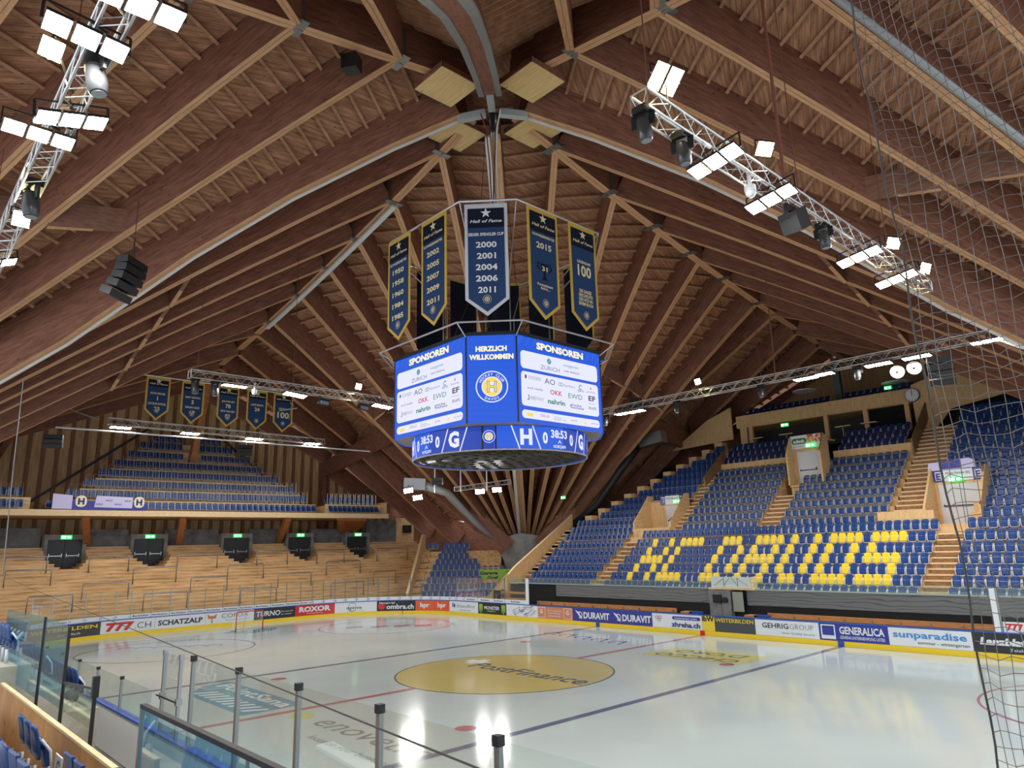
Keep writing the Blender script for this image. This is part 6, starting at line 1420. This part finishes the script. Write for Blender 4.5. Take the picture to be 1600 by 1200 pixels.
t = thing('loudspeaker', 'black loudspeaker hung under the camera side ridge at the top edge', 'speaker', (0, -6.6, 24.9)); b = MB(); b.box((-.5, -7.6, 25.4), (.7, .6, .7), Matrix.Rotation(.6, 3, 'Z')); b.build('case', M_BLACK, t); b = MB(); b.bar((-.5, -7.6, 25.7), (-.1, -7.6, 26.2), .08, .08); b.build('bracket', M_DARK, t)
for p, lb in (((X+.1, -5.7, 13.4), 'white dome camera under the truss before the net'), ((-13.3, -5.75, 13.6), 'white dome camera under the truss beyond the cube')):
    t = thing('dome_camera', lb, 'camera', p); b = MB(); b.cyl(Vector(p)+Vector((0, 0, .2)), .05, .4); b.cyl(Vector(p)+Vector((0, 0, -.02)), .14, .14, n=14); b.build('mount', M_WHITE, t); b = MB(); b.sphere(Vector(p)+Vector((0, 0, -.12)), .13, 12); b.build('dome', mat('camera dome', (196, 200, 204), .2), t, True)
for i, (x, z) in enumerate(((10.95, 13.25), (11.75, 13.3))):
    t = thing('round_antenna', f'round white disc hanging under the bench side truss, {nth(i+1)} of two', 'disc', (x, 17.6, z), 'hanging discs'); b = MB(); b.cyl((x, 17.6, z), .34, .1, (0, -1, -.5), 20); b.build('disc', mat('disc grey white', (176, 176, 174), .6), t); b = MB(); b.cyl((x, 17.53, z-.03), .05, .06, (0, -1, -.5), 8); b.build('hub', M_DARK, t)
t = thing('ceiling_disc', 'large pale oval disc under the roof above the gallery seats', 'disc', (-2.2, 36, 16.3)); b = MB(); b.cyl((-2.2, 36, 17.0), .95, .06, (0, 0, 1), 24); b.build('disc', M_WHITE, t); b = MB(); b.tube([(-2.2, 36, 17.0), (-2.2, 36, 18.2)], .03, 5); b.build('rod', M_DARK, t)
t = thing('ceiling_disc', 'large pale oval disc under the roof behind the net edge', 'disc', (4.8, 36, 16.3)); b = MB(); b.cyl((4.8, 36, 16.4), .95, .06, (0, 0, 1), 24); b.build('disc', M_WHITE, t); b = MB(); b.tube([(4.8, 36, 16.4), (4.8, 36, 18.2)], .03, 5); b.build('rod', M_DARK, t)
exit_sign(-19.3, 24.5, 9.1, 0, -1, 'green exit sign hung before the roof beams beside the edge boxes', .5)
exit_sign(4.4, 35.5, 16.0, 0, -1, 'small green exit sign hung above the gallery seats', .5)
t = thing('lattice_ornament', 'white lattice star hung before the last end balcony banner', 'ornament', (-26.4, 2.3, 15.5)); b = MB()
b.tube([(-26.4, 1.6, 15.4), (-26.4, 3.0, 15.75)], .05, 5); b.tube([(-26.4, 2.6, 16.3), (-26.4, 2.4, 14.8)], .03, 5); b.tube([(-26.4, 2.7, 15.9), (-26.4, 2.4, 16.1)], .05, 5); b.build('frame', M_ALU, t); b = MB(); b.tube([(-26.4, 2.4, 15.6), (-26.4, 2.4, 19.5)], .012, 4); b.build('hanging_wire', M_DARK, t)
b = MB(); b.tube([(4.5, 17.5, 14), (5.2, 16.4, 24)], .04, 5)
tag(b.build('chain_cable', MATS['cable rust']), 'rust coloured cable hanging from the roof near the bench side truss', 'cable')
b = MB(); b.tube([(15.6, -3.4, 14.1), (15.6, -3.4, 23.6)], .045, 6); tag(b.build('chain_cable', MATS['cable rust']), 'rust coloured chain bag rising from the truss before the net', 'cable')
for i, (x, y) in enumerate(((-24.6, 14.6), (-22.9, 16.0), (-21.2, 17.4))):
    b = MB(); b.tube([(x, y, 9.6), (x, y, 14.2)], .05, 5); tag(b.build('white_drop_pipe', M_WHITE), f'thin white pipe hanging below the video cube, {nth(i+1)} from the terrace side', 'pipe', 'drop pipes')
# ------------------------------------------------------------------ near stand in front of the camera
b = MB(); b.span(4.2, 12.6, -18.06, -17.86, 0, 1.4); b.span(4.2, 12.9, -17.97, -17.91, 1.4, 2.5); struct(b.build('wall_near_front', wood('near plywood', (176, 122, 70), (214, 160, 104), 1.2, (1.2, 1, .8), .5)))
b = MB(); b.bar((4.2, -17.94, 2.51), (12.9, -17.94, 2.51), .075, .035); struct(b.build('trim_5', W_TRIM))
b = MB(); b.span(4.2, 20, -18.85, -18.28, -.1, 1.98); b.span(4.2, 20, -18.3, -17.98, -.1, 1.35); b.span(4.2, 20, -19.65, -18.8, -.1, 2.40); b.span(4.2, 26, -22.5, -19.6, -.1, 2.85); struct(b.build('floor_near_stand', concrete('near stand concrete', (150, 146, 134), (178, 174, 160), 2)))
NS = [(9.95, -18.42, 1.98), (10.43, -18.42, 1.98), (10.91, -18.42, 1.98), (13.0, -18.42, 1.98), (13.48, -18.42, 1.98), (13.96, -18.42, 1.98)] + [(9.6+.48*i, -19.2, 2.40) for i in range(12)]
for i, p in enumerate(NS): blue(p, math.pi, f'blue folding seat seen from behind on the near stand, {nth(i+1)} counted along its rows', 'near stand seats')
for r, (y, z) in enumerate(((-16.4, 1.72), (-17.1, 2.25), (-17.8, 2.82))):
    b = MB(); b.span(-24, 4.1, y-.34, y+.36, -.1, z); struct(b.build('floor_near_tier', MATS['near stand concrete']))
    for i in range(54): blue((-22+i*.48, y, z), math.pi, f'blue folding seat behind the tinted near glass, {("front", "middle", "rear")[r]} row, {nth(i+1)} along', 'near corner seats')
G_BLUE = glass('blue tinted balustrade glass', (.52, .77, .88, 1), dens=.05); G_GREENG = glass('green tinted balustrade glass', (.80, .92, .88, 1), dens=.03)
def near_panel(x0, x1, z0, zt0, zt1, m, label, post=True, rail=False, y=-17.7):
    t = thing('balustrade_glass', label, 'glass panel', ((x0+x1)/2, y, z0), 'near stand glass'); b = MB(); b.slab([(x0, y, z0), (x1, y, z0), (x1, y, zt1), (x0, y, zt0)], (0, .014, 0)); b.build('glass', m, t)
    if post: b = MB(); b.bar((x1, y, z0-.35), (x1, y, zt1), .04, .05, (0, 1, 0)); b.build('post', M_BLACK, t)
    if rail: b = MB(); b.bar((x0, y, zt0), (x1, y, zt1), .07, .05); b.build('top_rail', M_BLACK, t)
    return t
near_panel(2.0, 6.46, 2.45, 3.88, 3.94, G_BLUE, 'blue tinted glass panel at the frame edge before the near corner seats')
near_panel(6.5, 8.53, 2.55, 3.94, 3.88, G_BLUE, 'blue tinted glass panel with black posts, second from the frame edge')
t = near_panel(8.57, 10.6, 2.55, 2.95, 3.1, G_GREENG, 'low clear glass panel with a sloping black rail beside the scarf')
b = MB(); b.bar((8.57, -17.7, 2.98), (10.6, -17.7, 3.12), .03, .03); b.build('top_rail', M_BLACK, t); b = MB(); b.bar((10.6, -17.7, 3.0), (10.6, -17.7, 3.3), .09, .09); b.build('post_head', M_BLACK, t)
t = near_panel(12.95, 17.4, 2.2, 3.2, 3.2, G_BLUE, 'blue tinted glass panel with a thick black top rail in the foreground', False, True)
b = MB(); b.bar((12.95, -17.7, 2.1), (12.95, -17.7, 3.18), .05, .05, (0, 1, 0)); b.bar((16.2, -17.7, 2.1), (16.2, -17.7, 3.18), .025, .03, (0, 1, 0)); b.build('post', M_STEEL, t)
b = MB(); b.slab([(8.3, -17.2, .98), (10.9, -16.9, .98), (10.9, -16.5, .98), (8.3, -16.8, .98)], (0, 0, .06)); tag(b.build('ledge_board', M_WHITE), 'white ledge board behind the low glass panel on the near stand', 'board')
b = MB(); b.span(4.2, 12.5, -17.45, -17.38, .4, 2.0); struct(b.build('wall_near_inner', MATS['near plywood']))
t = thing('hung_cloth', 'dark bundle of cloth tied to the second black glass post', 'cloth', (8.6, -17.62, 2.75)); b = MB(); b.sphere((8.62, -17.6, 2.78), .12, 8, 0, (1.3, .8, .7)); b.sphere((8.8, -17.58, 2.76), .1, 8, 0, (1.1, .8, .8)); b.build('bundle', mat('dark cloth', (60, 50, 48), .8), t, True)
t = thing('seat_advert_plate', 'white plate with a dark ring on the back of a near seat', 'plate', (11.2, -18.2, 2.2)); b = MB(); b.span(10.95, 11.35, -18.2, -18.18, 2.02, 2.4); b.build('plate', A_WHITE, t); b = MB(); put2d(b, ring2d(11.2, 2.24, .07, .11, .5, 5.2), lambda u, v: (u, -18.205, v)); b.build('ring', A_BLACK, t)
# ropes of the safety nets
b = MB(); b.tube([(-21.5, -14.75, 4.25), (0, -16.8, 4.2), (20.95, -18.8, 4.2)], .005, 5); tag(b.build('net_rope', M_DARK), 'taut dark rope running low across the near glass towards the camera', 'rope')
b = MB(); b.tube([(-21.6, -14.75, 4.25), (-21.0, -15.0, 9.5), (-20.2, -15.2, 15.2)], .03, 5); tag(b.build('net_rope', M_STEEL), 'upright net rope at the frame edge before the terrace', 'rope')
# safety net beside the camera, a hanging square mesh
M_NET = mat('net cord', (118, 112, 108), .7)
t = thing('safety_net', 'tall protective cord net hanging along the near boards at the frame edge', 'net', (22.6, -15, 1.0))
b = MB(); NX, c = 22, .092; NZ = 112
def npt(i, j):
    gather = 1-.45*math.exp(-i/3.0)
    x = 21.42+c*(i*1.0-1.3*(1-math.exp(-i/3.0)))+.012*math.sin(j*.5+i)+.05*math.sin(j*.035)
    return (x+.16*(1-j/NZ), -15+.05*math.sin(i*.9+j*.06)+.03*math.sin(j*.21), 1.1+c*j+.016*math.sin(i*1.7+j*.8)+.012*(i % 2))
for i in range(NX): b.tube([npt(i, j) for j in range(NZ)], .0032, 3)
for j in range(NZ): b.tube([npt(i, j) for i in range(NX)], .0032, 3)
b.build('mesh', M_NET, t); b = MB(); b.tube([npt(0, j) for j in range(0, NZ, 2)], .008, 5); b.build('edge_rope', mat('net edge rope', (70, 68, 68), .7), t)

# ------------------------------------------------------------------ blue seats: nearest three hundred as things, the rest one mass
vis = []; rest = []
for q in BLUES:
    p = px_of((q[0][0], q[0][1], q[0][2]+.6))
    if p is None or not (-140 < p[0] < 1740 and -140 < p[1] < 1340): continue
    (vis if (-8 < p[0] < 1608 and 0 < p[1] < 1205) else rest).append((p[2], q))
vis.sort(key=lambda a: a[0])
near = vis[:300]; rest += vis[300:]
for d, (loc, rz, lab, grp) in near: place_seat('blue', loc, rz, lab, grp, 'seat')
def seat_mass(b, loc, rz):
    c, s = math.cos(rz), math.sin(rz); W = lambda x, y, z: (loc[0]+x*c-y*s, loc[1]+x*s+y*c, loc[2]+z)
    for (hw, z0, z1, y0, y1, th) in ((.21, .42, .84, .0, .07, .04), (.19, .30, .62, -.13, -.07, .04)):
        k = .035
        vs = []
        for t_ in (0, th):
            vs += [W(-hw, y0-k+t_, z0), W(0, y0+t_, z0), W(hw, y0-k+t_, z0), W(hw*.9, y1-k+t_, z1-.02), W(0, y1+t_, z1), W(-hw*.9, y1-k+t_, z1-.02)]
        b.add(vs, [(0, 1, 4, 5), (1, 2, 3, 4), (6, 11, 10, 7), (7, 10, 9, 8), (0, 5, 11, 6), (2, 8, 9, 3), (5, 4, 10, 11), (4, 3, 9, 10)], 0)
    for x in (-.225, .225): b.add([W(x-.014, -.07, .26), W(x+.014, -.07, .26), W(x+.014, .02, .64), W(x-.014, .02, .64)], [(0, 1, 2, 3)], 1)
    b.add([W(-.225, -.11, .27), W(.225, -.11, .27), W(.225, -.11, .295), W(-.225, -.11, .295)], [(0, 1, 2, 3)], 1)
if rest:
    b = MB()
    for d, (loc, rz, lab, grp) in rest: seat_mass(b, loc, rz)
    o = b.build('blue_seats', [P_BLUE, P_FRAME]); o['kind'] = 'stuff'; tag(o, 'the many farther blue folding seats filling the stands and the end balcony', 'seats')
print('blue seats near', len(near), 'mass', len(rest))
